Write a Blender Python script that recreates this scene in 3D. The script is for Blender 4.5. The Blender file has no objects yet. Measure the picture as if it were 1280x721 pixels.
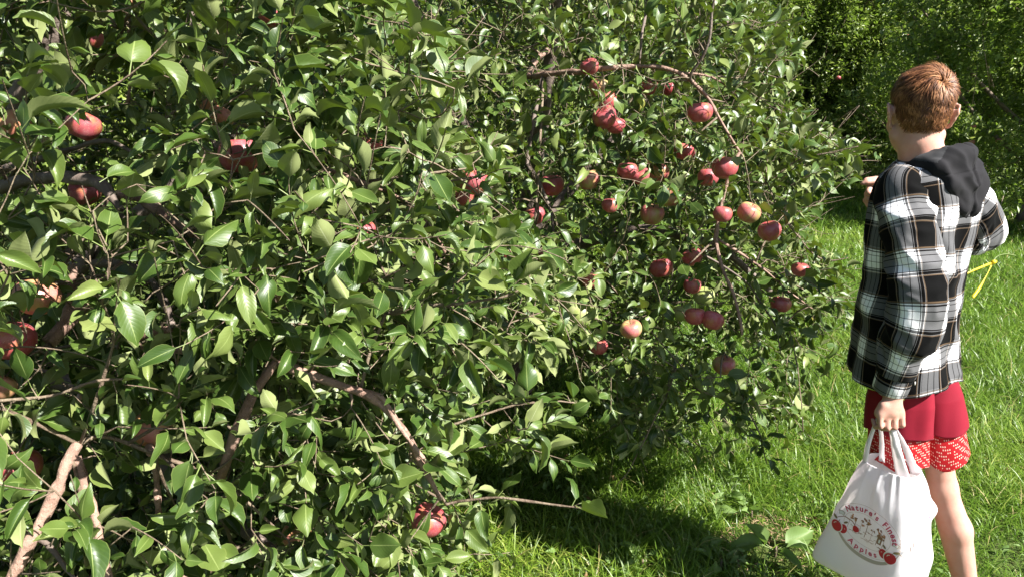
import bpy, math, random
import numpy as np
from mathutils import Vector, Matrix
from mathutils.bvhtree import BVHTree
rng = np.random.default_rng(7)
random.seed(7)
R = math.radians
SC = bpy.context.scene
C = SC.collection

# ------------------------------------------------------------------ camera
CAMH, PITCH, FPX = 1.6, 15.0, 924.0
cam = bpy.data.objects.new('camera', bpy.data.cameras.new('camera'))
C.objects.link(cam); SC.camera = cam
cam.data.sensor_width = 36.0; cam.data.lens = FPX/1280*36
cam.location = (0, 0, CAMH); cam.rotation_euler = (R(90-PITCH), 0, 0)
cam.data.clip_start = 0.05; cam.data.clip_end = 400
# ------------------------------------------------------------------ sky, sun, exposure
TO_SUN = Vector((0.81, -0.54, 0.92)).normalized()
elev = math.asin(TO_SUN.z)
W = bpy.data.worlds.new('World'); SC.world = W; W.use_nodes = True
nt = W.node_tree; nt.nodes.clear()
sky = nt.nodes.new('ShaderNodeTexSky'); sky.sky_type = 'NISHITA'; sky.sun_disc = False
sky.sun_elevation = elev; sky.sun_rotation = math.atan2(TO_SUN.x, TO_SUN.y)
bg = nt.nodes.new('ShaderNodeBackground'); bg.inputs[1].default_value = 0.050
wo = nt.nodes.new('ShaderNodeOutputWorld')
nt.links.new(sky.outputs[0], bg.inputs[0]); nt.links.new(bg.outputs[0], wo.inputs[0])
sun = bpy.data.objects.new('sun', bpy.data.lights.new('sun', 'SUN')); C.objects.link(sun)
sun.data.energy = 5.0; sun.data.angle = R(0.53); sun.data.color = (1.0, 0.965, 0.91)
sun.rotation_euler = (-TO_SUN).to_track_quat('-Z', 'Y').to_euler(); sun.location = (6, -2, 8)
SC.view_settings.view_transform = 'Standard'; SC.view_settings.look = 'None'
SC.view_settings.exposure = 1.78; SC.view_settings.gamma = 1.0
SC.view_settings.use_curve_mapping = False
SC.cycles.max_bounces = 6; SC.cycles.diffuse_bounces = 2; SC.cycles.glossy_bounces = 2
SC.cycles.transmission_bounces = 4; SC.cycles.transparent_max_bounces = 4

# ------------------------------------------------------------------ helpers
cp, sp_ = math.cos(R(PITCH)), math.sin(R(PITCH))
def P(px, py, d):
    """photo pixel + depth along the view axis -> world point"""
    a = (px-640)/FPX*d; b = -(py-360.5)/FPX*d
    return np.array([a, d*cp + b*sp_, CAMH - d*sp_ + b*cp])
def proj(p):
    p = np.atleast_2d(p); y = p[:, 1]; z = p[:, 2]-CAMH
    d = y*cp - z*sp_; u = y*sp_ + z*cp
    dd = np.where(d > 0.05, d, 0.05)
    return 640+FPX*p[:, 0]/dd, 360.5-FPX*u/dd, d
def ground_at(px, py):
    t = (py-360.5)/FPX; d = CAMH/(sp_+t*cp)
    p = P(px, py, d); return p

def obj(name, verts, faces, mat, parent=None, smooth=True, uv=None, attrs=None, fmat=None):
    """faces: list of lists or (n,k) array.  uv: per vertex (n,2)."""
    me = bpy.data.meshes.new(name)
    verts = np.asarray(verts, dtype=np.float32)
    if isinstance(faces, np.ndarray):
        n, k = faces.shape
        me.vertices.add(len(verts)); me.vertices.foreach_set('co', verts.ravel())
        me.loops.add(n*k); me.loops.foreach_set('vertex_index', faces.astype(np.int32).ravel())
        me.polygons.add(n); me.polygons.foreach_set('loop_start', np.arange(0, n*k, k, dtype=np.int32))
        try: me.polygons.foreach_set('loop_total', np.full(n, k, dtype=np.int32))
        except Exception: pass
    else:
        me.from_pydata([tuple(v) for v in verts], [], [tuple(f) for f in faces])
    me.update(calc_edges=True); me.validate()
    if uv is not None:
        li = np.empty(len(me.loops), dtype=np.int32); me.loops.foreach_get('vertex_index', li)
        ul = me.uv_layers.new(name='UVMap'); ul.data.foreach_set('uv', np.asarray(uv, np.float32)[li].ravel())
    for an, av in (attrs or {}).items():
        at = me.attributes.new(an, 'FLOAT', 'POINT'); at.data.foreach_set('value', np.asarray(av, np.float32))
    if smooth: me.polygons.foreach_set('use_smooth', np.ones(len(me.polygons), dtype=bool))
    for m in (mat if isinstance(mat, (list, tuple)) else [mat]): me.materials.append(m)
    if fmat is not None: me.polygons.foreach_set('material_index', np.asarray(fmat, np.int32))
    o = bpy.data.objects.new(name, me); C.objects.link(o)
    if parent is not None: o.parent = parent
    return o
def tag(o, label=None, cat=None, group=None, kind=None):
    if label: o['label'] = label
    if cat: o['category'] = cat
    if group: o['group'] = group
    if kind: o['kind'] = kind
    return o
def empty(name, loc, label, cat, group=None):
    o = bpy.data.objects.new(name, None); C.objects.link(o); o.location = tuple(loc); o.empty_display_size = 0.1
    return tag(o, label, cat, group)

def _hash(ix, iy, iz, s):
    n = (ix.astype(np.int64)*374761393 + iy.astype(np.int64)*668265263 + iz.astype(np.int64)*1274126177 + s*144665) & 0xffffffff
    n = ((n ^ (n >> 13))*1274126177) & 0xffffffff
    n = (n ^ (n >> 16)) & 0xffff
    return n/32767.5-1.0
def noise3(p, scale=1.0, seed=0):
    p = np.asarray(p, float)*scale
    i = np.floor(p).astype(np.int64); f = p-i; f = f*f*(3-2*f)
    out = 0
    for dx in (0, 1):
        wx = f[..., 0] if dx else 1-f[..., 0]
        for dy in (0, 1):
            wy = f[..., 1] if dy else 1-f[..., 1]
            for dz in (0, 1):
                wz = f[..., 2] if dz else 1-f[..., 2]
                out = out + wx*wy*wz*_hash(i[..., 0]+dx, i[..., 1]+dy, i[..., 2]+dz, seed)
    return out
def norm(v): 
    v = np.asarray(v, float); return v/np.maximum(np.linalg.norm(v, axis=-1, keepdims=True), 1e-9)

# ---- materials
def newmat(name):
    m = bpy.data.materials.new(name); m.use_nodes = True; t = m.node_tree; t.nodes.clear()
    out = t.nodes.new('ShaderNodeOutputMaterial'); return m, t, out
class NB:
    def __init__(s, t): s.t = t
    def n(s, ty, **kw):
        x = s.t.nodes.new(ty)
        for k, v in kw.items():
            if k == 'inp':
                for kk, vv in v.items():
                    if isinstance(vv, bpy.types.NodeSocket): s.t.links.new(vv, x.inputs[kk])
                    else: x.inputs[kk].default_value = vv
            else: setattr(x, k, v)
        return x
    def math(s, op, a, b=0.0, c=0.0, clamp=False):
        x = s.t.nodes.new('ShaderNodeMath'); x.operation = op; x.use_clamp = clamp
        for i, v in enumerate((a, b, c)):
            if isinstance(v, bpy.types.NodeSocket): s.t.links.new(v, x.inputs[i])
            else: x.inputs[i].default_value = v
        return x.outputs[0]
    def mix(s, f, a, b, blend='MIX'):
        x = s.t.nodes.new('ShaderNodeMix'); x.data_type = 'RGBA'; x.blend_type = blend
        for i, v in ((0, f), (6, a), (7, b)):
            if isinstance(v, bpy.types.NodeSocket): s.t.links.new(v, x.inputs[i])
            elif i == 0: x.inputs[0].default_value = v
            else: x.inputs[i].default_value = (*v, 1) if len(v) == 3 else v
        return x.outputs[2]
    def ramp(s, f, stops, interp='LINEAR'):
        x = s.t.nodes.new('ShaderNodeValToRGB'); x.color_ramp.interpolation = interp
        e = x.color_ramp.elements
        while len(e) > 1: e.remove(e[-1])
        for i, (p, c) in enumerate(stops):
            el = e[0] if i == 0 else e.new(p)
            el.position = p; el.color = (*c, 1) if not isinstance(c, (int, float)) else (c, c, c, 1)
        s.t.links.new(f, x.inputs[0]); return x.outputs[0]
    def noise(s, scale, detail=3, rough=0.5, vec=None):
        x = s.n('ShaderNodeTexNoise', inp={'Scale': scale, 'Detail': detail, 'Roughness': rough})
        if vec is not None: s.t.links.new(vec, x.inputs['Vector'])
        return x.outputs[0]
    def bump(s, h, strength=0.3, dist=0.002):
        return s.n('ShaderNodeBump', inp={'Strength': strength, 'Distance': dist, 'Height': h}).outputs[0]
    def bsdf(s, col, rough=0.5, normal=None, spec=0.5, **kw):
        x = s.t.nodes.new('ShaderNodeBsdfPrincipled')
        for k, v in (('Base Color', col), ('Roughness', rough), ('Specular IOR Level', spec), *kw.items()):
            if isinstance(v, bpy.types.NodeSocket): s.t.links.new(v, x.inputs[k])
            else: x.inputs[k].default_value = (*v, 1) if isinstance(v, tuple) and len(v) == 3 and k == 'Base Color' else v
        if normal is not None: s.t.links.new(normal, x.inputs['Normal'])
        return x.outputs[0]

def leaf_material(name, tops, under, trans_col, trans=0.30, rough=0.42, veins=True):
    m, t, out = newmat(name); b = NB(t)
    rnd = b.n('ShaderNodeAttribute', attribute_name='rnd').outputs['Fac']
    tc = b.n('ShaderNodeTexCoord')
    sep = b.n('ShaderNodeSeparateXYZ', inp={0: tc.outputs['UV']})
    u, v = sep.outputs[0], sep.outputs[1]
    av = b.math('ABSOLUTE', b.math('SUBTRACT', v, 0.5))        # 0 at midrib, .5 at edge
    col = b.ramp(rnd, tops)
    nz = b.noise(60, 3, 0.6, tc.outputs['Object'])
    col = b.mix(b.math('MULTIPLY', nz, 0.30), col, (0.075, 0.125, 0.014))
    und = b.mix(nz, under, tuple(c*1.25 for c in under))
    nrm = None
    if veins:
        rib = b.math('LESS_THAN', av, 0.022)
        ph = b.math('SUBTRACT', b.math('MULTIPLY', u, 62.0), b.math('MULTIPLY', av, 38.0))
        lat = b.math('POWER', b.math('ABSOLUTE', b.math('SINE', b.math('MULTIPLY', ph, 0.5))), 6.0)
        lat2 = b.math('SUBTRACT', 1.0, b.math('POWER', b.math('ABSOLUTE', b.math('SINE', b.math('MULTIPLY', ph, 0.5))), 0.35))
        col = b.mix(b.math('MULTIPLY', lat2, 0.20), col, (0.085, 0.145, 0.02))
        col = b.mix(b.math('MULTIPLY', rib, 0.75), col, (0.20, 0.25, 0.08))
        edge = b.math('GREATER_THAN', av, 0.475)
        col = b.mix(b.math('MULTIPLY', edge, 0.45), col, (0.17, 0.20, 0.055))
        und = b.mix(b.math('MULTIPLY', rib, 0.6), und, (0.36, 0.40, 0.22))
        h = b.math('ADD', b.math('MULTIPLY', lat2, -1.0), b.math('MULTIPLY', nz, 0.6))
        nrm = b.bump(h, 0.16, 0.0010)
    back = b.n('ShaderNodeNewGeometry').outputs['Backfacing']
    c2 = b.mix(back, col, und)
    rg = b.math('ADD', rough, b.math('MULTIPLY', back, 0.35))
    s1 = b.bsdf(c2, rg, nrm, 0.42)
    tr = b.n('ShaderNodeBsdfTranslucent', inp={'Color': (*trans_col, 1)}).outputs[0]
    mx = b.n('ShaderNodeMixShader', inp={0: trans, 1: s1, 2: tr})
    t.links.new(mx.outputs[0], out.inputs[0]); return m

M_LEAF = leaf_material('apple_leaf', [(0, (0.013, 0.034, 0.006)), (0.35, (0.034, 0.068, 0.012)), (0.75, (0.090, 0.128, 0.028)), (0.96, (0.185, 0.215, 0.070)), (0.99, (0.31, 0.266, 0.037))],
                       (0.175, 0.205, 0.075), (0.130, 0.210, 0.012), 0.14, 0.42)
M_LEAFB = leaf_material('orchard_leaf', [(0, (0.040, 0.070, 0.010)), (0.5, (0.115, 0.160, 0.026)), (0.93, (0.33, 0.38, 0.08)), (0.99, (0.26, 0.22, 0.05))],
                        (0.17, 0.22, 0.07), (0.20, 0.32, 0.03), 0.30, 0.42, veins=False)
M_WEED = leaf_material('weed_leaf', [(0, (0.089, 0.163, 0.037)), (1, (0.178, 0.266, 0.081))], (0.207, 0.281, 0.118), (0.185, 0.311, 0.044), 0.25, 0.55)

def bark_material(name, c1, c2, scale=60):
    m, t, out = newmat(name); b = NB(t); tc = b.n('ShaderNodeTexCoord')
    mp = b.n('ShaderNodeMapping', inp={0: tc.outputs['Object'], 3: (1, 1, 1)}).outputs[0]
    a = b.noise(scale, 4, 0.65, mp); c = b.noise(scale*0.22, 2, 0.5, mp)
    col = b.mix(b.ramp(c, [(0.35, 0.0), (0.65, 1.0)]), c1, c2)
    col = b.mix(b.ramp(a, [(0.55, 0.0), (0.75, 0.7)]), col, tuple(x*0.35 for x in c1))
    li = b.ramp(b.noise(scale*0.5, 3, 0.7, mp), [(0.60, 0.0), (0.68, 0.55)]); col = b.mix(li, col, tuple(min(1, x*1.5+0.03) for x in c2))
    vo = b.n('ShaderNodeTexVoronoi', inp={'Vector': mp, 'Scale': scale*3.0}).outputs['Distance']
    col = b.mix(b.ramp(vo, [(0.12, 0.6), (0.2, 0.0)]), col, tuple(min(1, x*1.7+0.04) for x in c2))
    t.links.new(b.bsdf(col, 0.75, b.bump(b.math('ADD', a, b.math('MULTIPLY', c, 1.5)), 0.9, 0.005)), out.inputs[0]); return m
M_BARK = bark_material('grey_brown_bark', (0.094, 0.068, 0.054), (0.173, 0.133, 0.108), 45)
M_BARKP = bark_material('pinkish_young_bark', (0.185, 0.108, 0.078), (0.31, 0.20, 0.15), 110)
M_TWIG = bark_material('twig_bark', (0.108, 0.072, 0.047), (0.187, 0.144, 0.094), 120)
M_STEM = bark_material('apple_stem', (0.072, 0.054, 0.029), (0.115, 0.094, 0.043), 300)

def apple_material(name, blush, base, cover):
    m, t, out = newmat(name); b = NB(t); tc = b.n('ShaderNodeTexCoord')
    o = tc.outputs['Object']
    st = b.n('ShaderNodeMapping', inp={0: o, 3: (60, 60, 9)}).outputs[0]
    streak = b.noise(1.6, 4, 0.6, st)
    big = b.noise(22, 2, 0.5, o)
    f = b.ramp(b.math('ADD', b.math('MULTIPLY', streak, 0.45), b.math('MULTIPLY', big, 0.75)), [(cover-0.12, 0.0), (cover+0.10, 1.0)])
    col = b.mix(f, base, blush)
    vo = b.n('ShaderNodeTexVoronoi', inp={'Vector': o, 'Scale': 330.0}).outputs['Distance']
    dots = b.ramp(vo, [(0.10, 0.55), (0.22, 0.0)])
    col = b.mix(dots, col, (0.62, 0.48, 0.30))
    bloom = b.ramp(b.noise(45, 3, 0.6, o), [(0.35, 0.05), (0.75, 0.24)])
    col = b.mix(bloom, col, (0.62, 0.47, 0.50))
    t.links.new(b.bsdf(col, 0.36, b.bump(b.noise(120, 2, 0.5, o), 0.12, 0.001), 0.45), out.inputs[0]); return m
M_APR = apple_material('ripe_red_skin', (0.30, 0.016, 0.024), (0.34, 0.15, 0.04), 0.50)
M_APM = apple_material('mixed_skin', (0.351, 0.047, 0.039), (0.328, 0.281, 0.070), 0.60)
M_APG = apple_material('green_skin', (0.312, 0.125, 0.062), (0.218, 0.281, 0.055), 0.86)
M_APO = apple_material('orange_skin', (0.390, 0.101, 0.055), (0.468, 0.281, 0.094), 0.60)

# ------------------------------------------------------------------ ground
def gz(x, y):
    p = np.stack([x, y, np.zeros_like(x)], -1)
    return 0.022*noise3(p, 1.1, 3)+0.035*noise3(p, 0.35, 4)+0.012*noise3(p, 3.2, 5)
def ground():
    xs = np.concatenate([-np.geomspace(150, 7, 14), np.linspace(-6, 9, 121), np.geomspace(10, 150, 14)])
    ys = np.concatenate([-np.geomspace(60, 2, 8), np.linspace(-1, 16, 137), np.geomspace(17, 300, 16)])
    X, Y = np.meshgrid(xs, ys); Z = gz(X, Y)
    nx, ny = len(xs), len(ys)
    i = np.arange(nx-1); j = np.arange(ny-1); I, J = np.meshgrid(i, j); a = (J*nx+I).ravel()
    F = np.stack([a, a+1, a+nx+1, a+nx], 1)
    m, t, out = newmat('lawn_soil'); b = NB(t); tc = b.n('ShaderNodeTexCoord').outputs['Object']
    n1 = b.noise(2.2, 4, 0.6, tc); n2 = b.noise(60, 4, 0.7, tc); n3 = b.noise(0.5, 2, 0.5, tc)
    c = b.mix(b.ramp(n1, [(0.35, 0.0), (0.62, 1.0)]), (0.055, 0.085, 0.02), (0.085, 0.13, 0.028))
    c = b.mix(b.ramp(n2, [(0.5, 0.0), (0.68, 0.85)]), c, (0.055, 0.04, 0.022))
    c = b.mix(b.ramp(n3, [(0.5, 0.0), (0.7, 0.4)]), c, (0.15, 0.17, 0.04))
    t.links.new(b.bsdf(c, 0.95, b.bump(n2, 1.0, 0.03), 0.1), out.inputs[0])
    o = obj('ground', np.stack([X.ravel(), Y.ravel(), Z.ravel()], 1), F, m); o['kind'] = 'structure'
ground()
SOILS = [(ground_at(985, 690), 0.21), (ground_at(955, 668), 0.08), (ground_at(1180, 330), 0.1), (ground_at(905, 680), 0.05)]

# ------------------------------------------------------------------ grass
def grass():
    m, t, out = newmat('grass_blade'); b = NB(t)
    rnd = b.n('ShaderNodeAttribute', attribute_name='rnd').outputs['Fac']
    col = b.ramp(rnd, [(0, (0.052, 0.107, 0.009)), (0.4, (0.098, 0.171, 0.015)), (0.8, (0.164, 0.243, 0.026)), (0.93, (0.255, 0.298, 0.052)), (0.97, (0.360, 0.298, 0.123))])
    s1 = b.bsdf(col, 0.42, None, 0.4)
    tr = b.n('ShaderNodeBsdfTranslucent', inp={'Color': (0.22, 0.40, 0.05, 1)}).outputs[0]
    mx = b.n('ShaderNodeMixShader', inp={0: 0.30, 1: s1, 2: tr}); t.links.new(mx.outputs[0], out.inputs[0])
    X = []; Y = []; Wd = []; Ln = []
    def region(x0, x1, y0, y1, dens, w, l):
        n = int((x1-x0)*(y1-y0)*dens); x = rng.uniform(x0, x1, n); y = rng.uniform(y0, y1, n)
        p = np.stack([x, y, 0*x], 1)
        px, py, d = proj(np.stack([x, y, 0*x+0.05], 1))
        keep = (px > -60) & (px < 1340) & (py < 830) & (py > 150)
        cl = noise3(p, 7, 11)*0.6+noise3(p, 2.2, 12)*0.4
        keep &= rng.uniform(-1.1, 0.6, n) < cl+0.25
        keep &= ~((px < 480) & (y < 4.5) & (rng.uniform(0, 1, n) < 0.6))
        for s, r in SOILS: keep &= (np.hypot(x-s[0], (y-s[1])) > r*(0.75+0.5*noise3(p, 25, 3))) | (rng.uniform(0, 1, n) < 0.10)
        x = x[keep]; y = y[keep]; cl = cl[keep]
        X.append(x); Y.append(y); Wd.append(w*rng.uniform(0.6, 1.35, len(x))); Ln.append(l*rng.uniform(0.4, 1.6, len(x))*(1+0.45*cl))
    region(-1.6, 2.4, 1.9, 3.2, 13000, 0.0034, 0.105)
    region(-1.6, 3.6, 3.2, 5.0, 6500, 0.0042, 0.105)
    region(-1.0, 6.5, 5.0, 8.2, 2600, 0.0065, 0.10)
    region(-1.5, 9.0, 8.2, 13.0, 1100, 0.011, 0.13)
    x, y, w, l = map(np.concatenate, (X, Y, Wd, Ln)); n = len(x)
    p2 = np.stack([x, y, 0*x], 1)
    az = rng.uniform(0, 2*np.pi, n); comb = noise3(p2, 4.0, 21)*3.5
    az = np.where(rng.uniform(0, 1, n) < 0.35, comb+rng.normal(0, 0.8, n), az)
    lean = np.abs(rng.normal(1.1, 0.7, n)); bend = rng.uniform(0.0, 2.4, n)
    z0 = gz(x, y)-0.004
    K = 4; V = np.zeros((n, 2*K+1, 3)); px_, pz_ = np.zeros(n), np.zeros(n)
    twist = az+np.pi/2+rng.normal(0, 0.7, n); sx, sy = np.cos(twist), np.sin(twist)
    dx, dy = np.cos(az), np.sin(az); ang = lean*0.35
    for k in range(K+1):
        f = k/K; ww = w*0.5*(1-f**2.2)*(0.75+0.5*min(f*2, 1))
        cx = x+dx*px_; cy = y+dy*px_; cz = z0+pz_
        if k < K:
            V[:, 2*k] = np.stack([cx-sx*ww, cy-sy*ww, cz], 1); V[:, 2*k+1] = np.stack([cx+sx*ww, cy+sy*ww, cz], 1)
        else: V[:, 2*K] = np.stack([cx, cy, cz], 1)
        px_ = px_+np.sin(ang)*l/K; pz_ = pz_+np.cos(ang)*l/K; ang = ang+bend/K+0.12
    base = (np.arange(n)*(2*K+1))[:, None]
    q = np.concatenate([base+np.array([[2*k, 2*k+1, 2*k+3, 2*k+2]]) for k in range(K-1)], 0)
    tq = base+np.array([[2*K-2, 2*K-1, 2*K, 2*K]])
    # last segment as triangle
    verts = V.reshape(-1, 3)
    rn = np.clip(0.45+0.28*noise3(p2, 1.4, 31)+rng.normal(0, 0.2, n), 0, 1)
    rn = np.where(rng.uniform(0, 1, n) < 0.035, 1.0, np.minimum(rn, 0.93))
    tri = tq[:, :3]
    faces = q
    # merge quads + tris through triangulating quads
    F = np.concatenate([faces[:, [0, 1, 2]], faces[:, [0, 2, 3]], tri], 0)
    o = obj('grass', verts, F, m, smooth=True, attrs={'rnd': np.repeat(rn, 2*K+1)})
    tag(o, 'tangled sunlit green grass covering the orchard lane', 'grass', kind='stuff')
grass()

# ------------------------------------------------------------------ leaves
def leaf_template(rows, cols, seed, petiole=True):
    r = np.random.default_rng(seed)
    fold = r.uniform(0.10, 1.0); curl = r.uniform(-0.3, 1.6); roll = r.uniform(-0.4, 0.9); tw = r.uniform(-0.8, 0.8)
    V = []; UV = []; F = []
    wv = r.uniform(0.9, 1.1); ph = r.uniform(0, 6)
    ang = -curl*0.35; x = 0.0; z = 0.0
    for i in range(rows+1):
        t = i/rows
        wdt = (0.25+0.03*(seed % 4))*wv*(math.sin(math.pi*min(t, 1)**0.80)**0.85)*(1-0.28*t) if 0 < i < rows else 0.004
        if t > 0.85 and i < rows: wdt *= 0.8
        for j in range(-cols, cols+1):
            s = j/cols; y = s*wdt
            zz = abs(y)*fold - roll*abs(s)**2*wdt*1.1 + 0.035*math.sin(ph+t*9+(2.0 if s > 0 else 0))*abs(s)
            yy = y*math.cos(fold*0.8)
            a = tw*t
            y2 = yy*math.cos(a)-zz*math.sin(a); z2 = yy*math.sin(a)+zz*math.cos(a)
            jag = 0.014*(1 if i % 2 else -1)*(abs(s) == 1)
            V.append((x-math.sin(ang)*z2+jag, y2, z+math.cos(ang)*z2)); UV.append((t, 0.5+0.5*s))
        x += math.cos(ang)/rows; z += math.sin(ang)/rows; ang -= -0.0; ang -= curl/rows
    nc = 2*cols+1
    for i in range(rows):
        for j in range(2*cols):
            a = i*nc+j; F.append((a, a+nc, a+nc+1, a+1))
    V = np.array(V); V[:, 0] += 0.28 if petiole else 0
    if petiole:
        b = len(V); extra = [(0, -0.012, 0), (0, 0.012, 0), (0.29, -0.010, 0.0), (0.29, 0.010, 0.0), (0, 0, 0.016), (0.29, 0, 0.014)]
        V = np.concatenate([V, np.array(extra)]); UV += [(0.0, 0.5)]*6
        F += [(b, b+2, b+5, b+4), (b+4, b+5, b+3, b+1)]
        V[:, 2] += 0
    return V, np.array(F), np.array(UV)
# normal of template must be +z
def build_leaves(name, pos, dirs, nrms, sizes, rows, cols, mat, parent, rnd=None, petiole=True, nvar=14, kind=None):
    n = len(pos); Vs = []; Fs = []; Us = []; Rs = []; off = 0
    var = rng.integers(0, nvar, n); X = norm(dirs); Y = norm(np.cross(nrms, X)); Z = np.cross(X, Y)
    if rnd is None: rnd = rng.beta(2, 2.2, n)
    for v in range(nvar):
        idx = np.where(var == v)[0]
        if not len(idx): continue
        T, F, U = leaf_template(rows, cols, 100+v, petiole)
        s = sizes[idx][:, None, None]
        ws = rng.uniform(0.85, 1.2, len(idx))[:, None, None]
        P3 = (pos[idx][:, None, :] + s*(T[None, :, 0:1]*X[idx][:, None, :] + ws*T[None, :, 1:2]*Y[idx][:, None, :] + T[None, :, 2:3]*Z[idx][:, None, :]))
        Vs.append(P3.reshape(-1, 3)); Fs.append((F[None]+(np.arange(len(idx))*len(T))[:, None, None]+off).reshape(-1, 4))
        Us.append(np.tile(U, (len(idx), 1))); Rs.append(np.repeat(rnd[idx], len(T))); off += len(idx)*len(T)
    return obj(name, np.concatenate(Vs), np.concatenate(Fs), mat, parent, uv=np.concatenate(Us), attrs={'rnd': np.concatenate(Rs)})

# ------------------------------------------------------------------ tubes
def smooth_poly(pts, sub=5):
    pts = np.asarray(pts, float); n = len(pts)
    if n < 3: 
        t = np.linspace(0, 1, sub+1)[:, None]; return pts[0]*(1-t)+pts[-1]*t
    out = []
    e = np.concatenate([[2*pts[0]-pts[1]], pts, [2*pts[-1]-pts[-2]]])
    for i in range(1, n):
        p0, p1, p2, p3 = e[i-1], e[i], e[i+1], e[i+2]
        for k in range(sub):
            t = k/sub
            out.append(0.5*((2*p1)+(-p0+p2)*t+(2*p0-5*p1+4*p2-p3)*t*t+(-p0+3*p1-3*p2+p3)*t**3))
    out.append(pts[-1]); return np.array(out)
def tube(pts, rad, sides=8, knob=0.0, seed=0, cap=True):
    pts = np.asarray(pts, float); n = len(pts); rad = np.broadcast_to(rad, (n,)).astype(float)
    T = norm(np.gradient(pts, axis=0)); ref = np.array([0.3, 0.2, 1.0]) if abs(T[0][2]) < 0.8 else np.array([1.0, 0.1, 0])
    U = norm(np.cross(T, ref)); Wv = np.cross(T, U)
    a = np.linspace(0, 2*np.pi, sides, endpoint=False)
    ring = U[:, None]*np.cos(a)[None, :, None]+Wv[:, None]*np.sin(a)[None, :, None]
    rr = rad[:, None]*np.ones(sides)
    if knob: rr = rr*(1+knob*noise3(pts[:, None]+ring*rad[:, None, None], 22, seed)+0.6*knob*noise3(pts[:, None]+ring*rad[:, None, None], 70, seed+1))
    V = (pts[:, None]+ring*rr[..., None]).reshape(-1, 3)
    i = np.arange(n-1)[:, None]*sides; j = np.arange(sides)[None]; j2 = (j+1) % sides
    F = np.stack([i+j, i+j2, i+sides+j2, i+sides+j], -1).reshape(-1, 4)
    if cap:
        V = np.concatenate([V, pts[:1], pts[-1:]])
        b = n*sides; e = (n-1)*sides
        c0 = np.array([[b, (k+1) % sides, k, k] for k in range(sides)]); c1 = np.array([[b+1, e+k, e+(k+1) % sides, e+(k+1) % sides] for k in range(sides)])
        return V, F, np.concatenate([c0, c1])[:, :3]
    return V, F, np.zeros((0, 3), int)
class Acc:
    def __init__(s): s.V = []; s.F = []; s.n = 0
    def add(s, V, F, T=None):
        s.V.append(V); F = np.asarray(F)
        s.F.append(F[:, [0, 1, 2]]+s.n); s.F.append(F[:, [0, 2, 3]]+s.n) if F.shape[1] == 4 else None
        if T is not None and len(T): s.F.append(T+s.n)
        s.n += len(V)
    def tube(s, *a, **k): s.add(*tube(*a, **k))
    def obj(s, name, mat, parent=None, **k): return obj(name, np.concatenate(s.V), np.concatenate(s.F), mat, parent, **k)

# ------------------------------------------------------------------ growing
class Skeleton:
    def __init__(s): s.p = []; s.par = []; s.d = []; s.fixed = []; s.tips = []; s.thin = set()
    def add(s, p, par, fixed=False):
        p = np.asarray(p, float); s.p.append(p); s.par.append(par); s.fixed.append(fixed)
        s.d.append(norm(p-s.p[par]) if par >= 0 else np.array([0, 0, 1.0])); return len(s.p)-1
    def line(s, pts, par=-1):
        ids = []
        for q in pts: par = s.add(q, par, True); ids.append(par)
        return ids
    def grow(s, targets, step=0.05, wig=0.25, mind=0.02):
        pa = np.zeros((len(s.p)+len(targets)*14, 3)); pd = pa.copy(); n = len(s.p); pa[:n] = s.p; pd[:n] = s.d
        D = np.min(np.linalg.norm(targets[:, None]-np.array(s.p)[None, ::4], axis=2), 1)
        for ti in np.argsort(D):
            t = targets[ti]; v = t-pa[:n]; L = np.linalg.norm(v, axis=1)+1e-9
            cost = L*(1.25-0.45*np.einsum('ij,ij->i', v, pd[:n])/L)
            k = int(np.argmin(cost)); L0 = L[k]
            if L0 < mind: continue
            a = pa[k]; m = max(1, min(12, int(L0/step)))
            c = a+pd[k]*L0*0.35+(t-a)*0.25+rng.normal(0, wig*0.25*L0, 3)*0.6
            par = k
            for q in range(1, m+1):
                f = q/m; pt = (1-f)**2*a+2*f*(1-f)*c+f*f*t
                par = s.add(pt, par)
                if n >= len(pa): pa = np.concatenate([pa, np.zeros_like(pa)]); pd = np.concatenate([pd, np.zeros_like(pd)])
                pa[n] = pt; pd[n] = s.d[-1]; n += 1
            s.tips.append(par)
    def radii(s, tip=0.0011, e=2.4):
        n = len(s.p); A = np.zeros(n); 
        for i in range(n-1, -1, -1):
            if A[i] == 0: A[i] = tip**e
            if s.par[i] >= 0: A[s.par[i]] += A[i]
        return A**(1/e)
    def chains(s, r):
        n = len(s.p); best = [-1]*n
        for i in range(n):
            p = s.par[i]
            if p >= 0 and (best[p] < 0 or r[i] > r[best[p]]): best[p] = i
        out = []
        for i in range(n):
            p = s.par[i]
            if (p < 0 or best[p] != i):
                ch = [] if p < 0 else [p]
                j = i
                while j >= 0: ch.append(j); j = best[j]
                out.append(ch)
        return out

def in_poly(x, y, poly):
    c = np.zeros(len(x), bool); n = len(poly); j = n-1
    for i in range(n):
        xi, yi = poly[i]; xj, yj = poly[j]
        c ^= ((yi > y) != (yj > y)) & (x < (xj-xi)*(y-yi)/((yj-yi) or 1e-9)+xi); j = i
    return c

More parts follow.
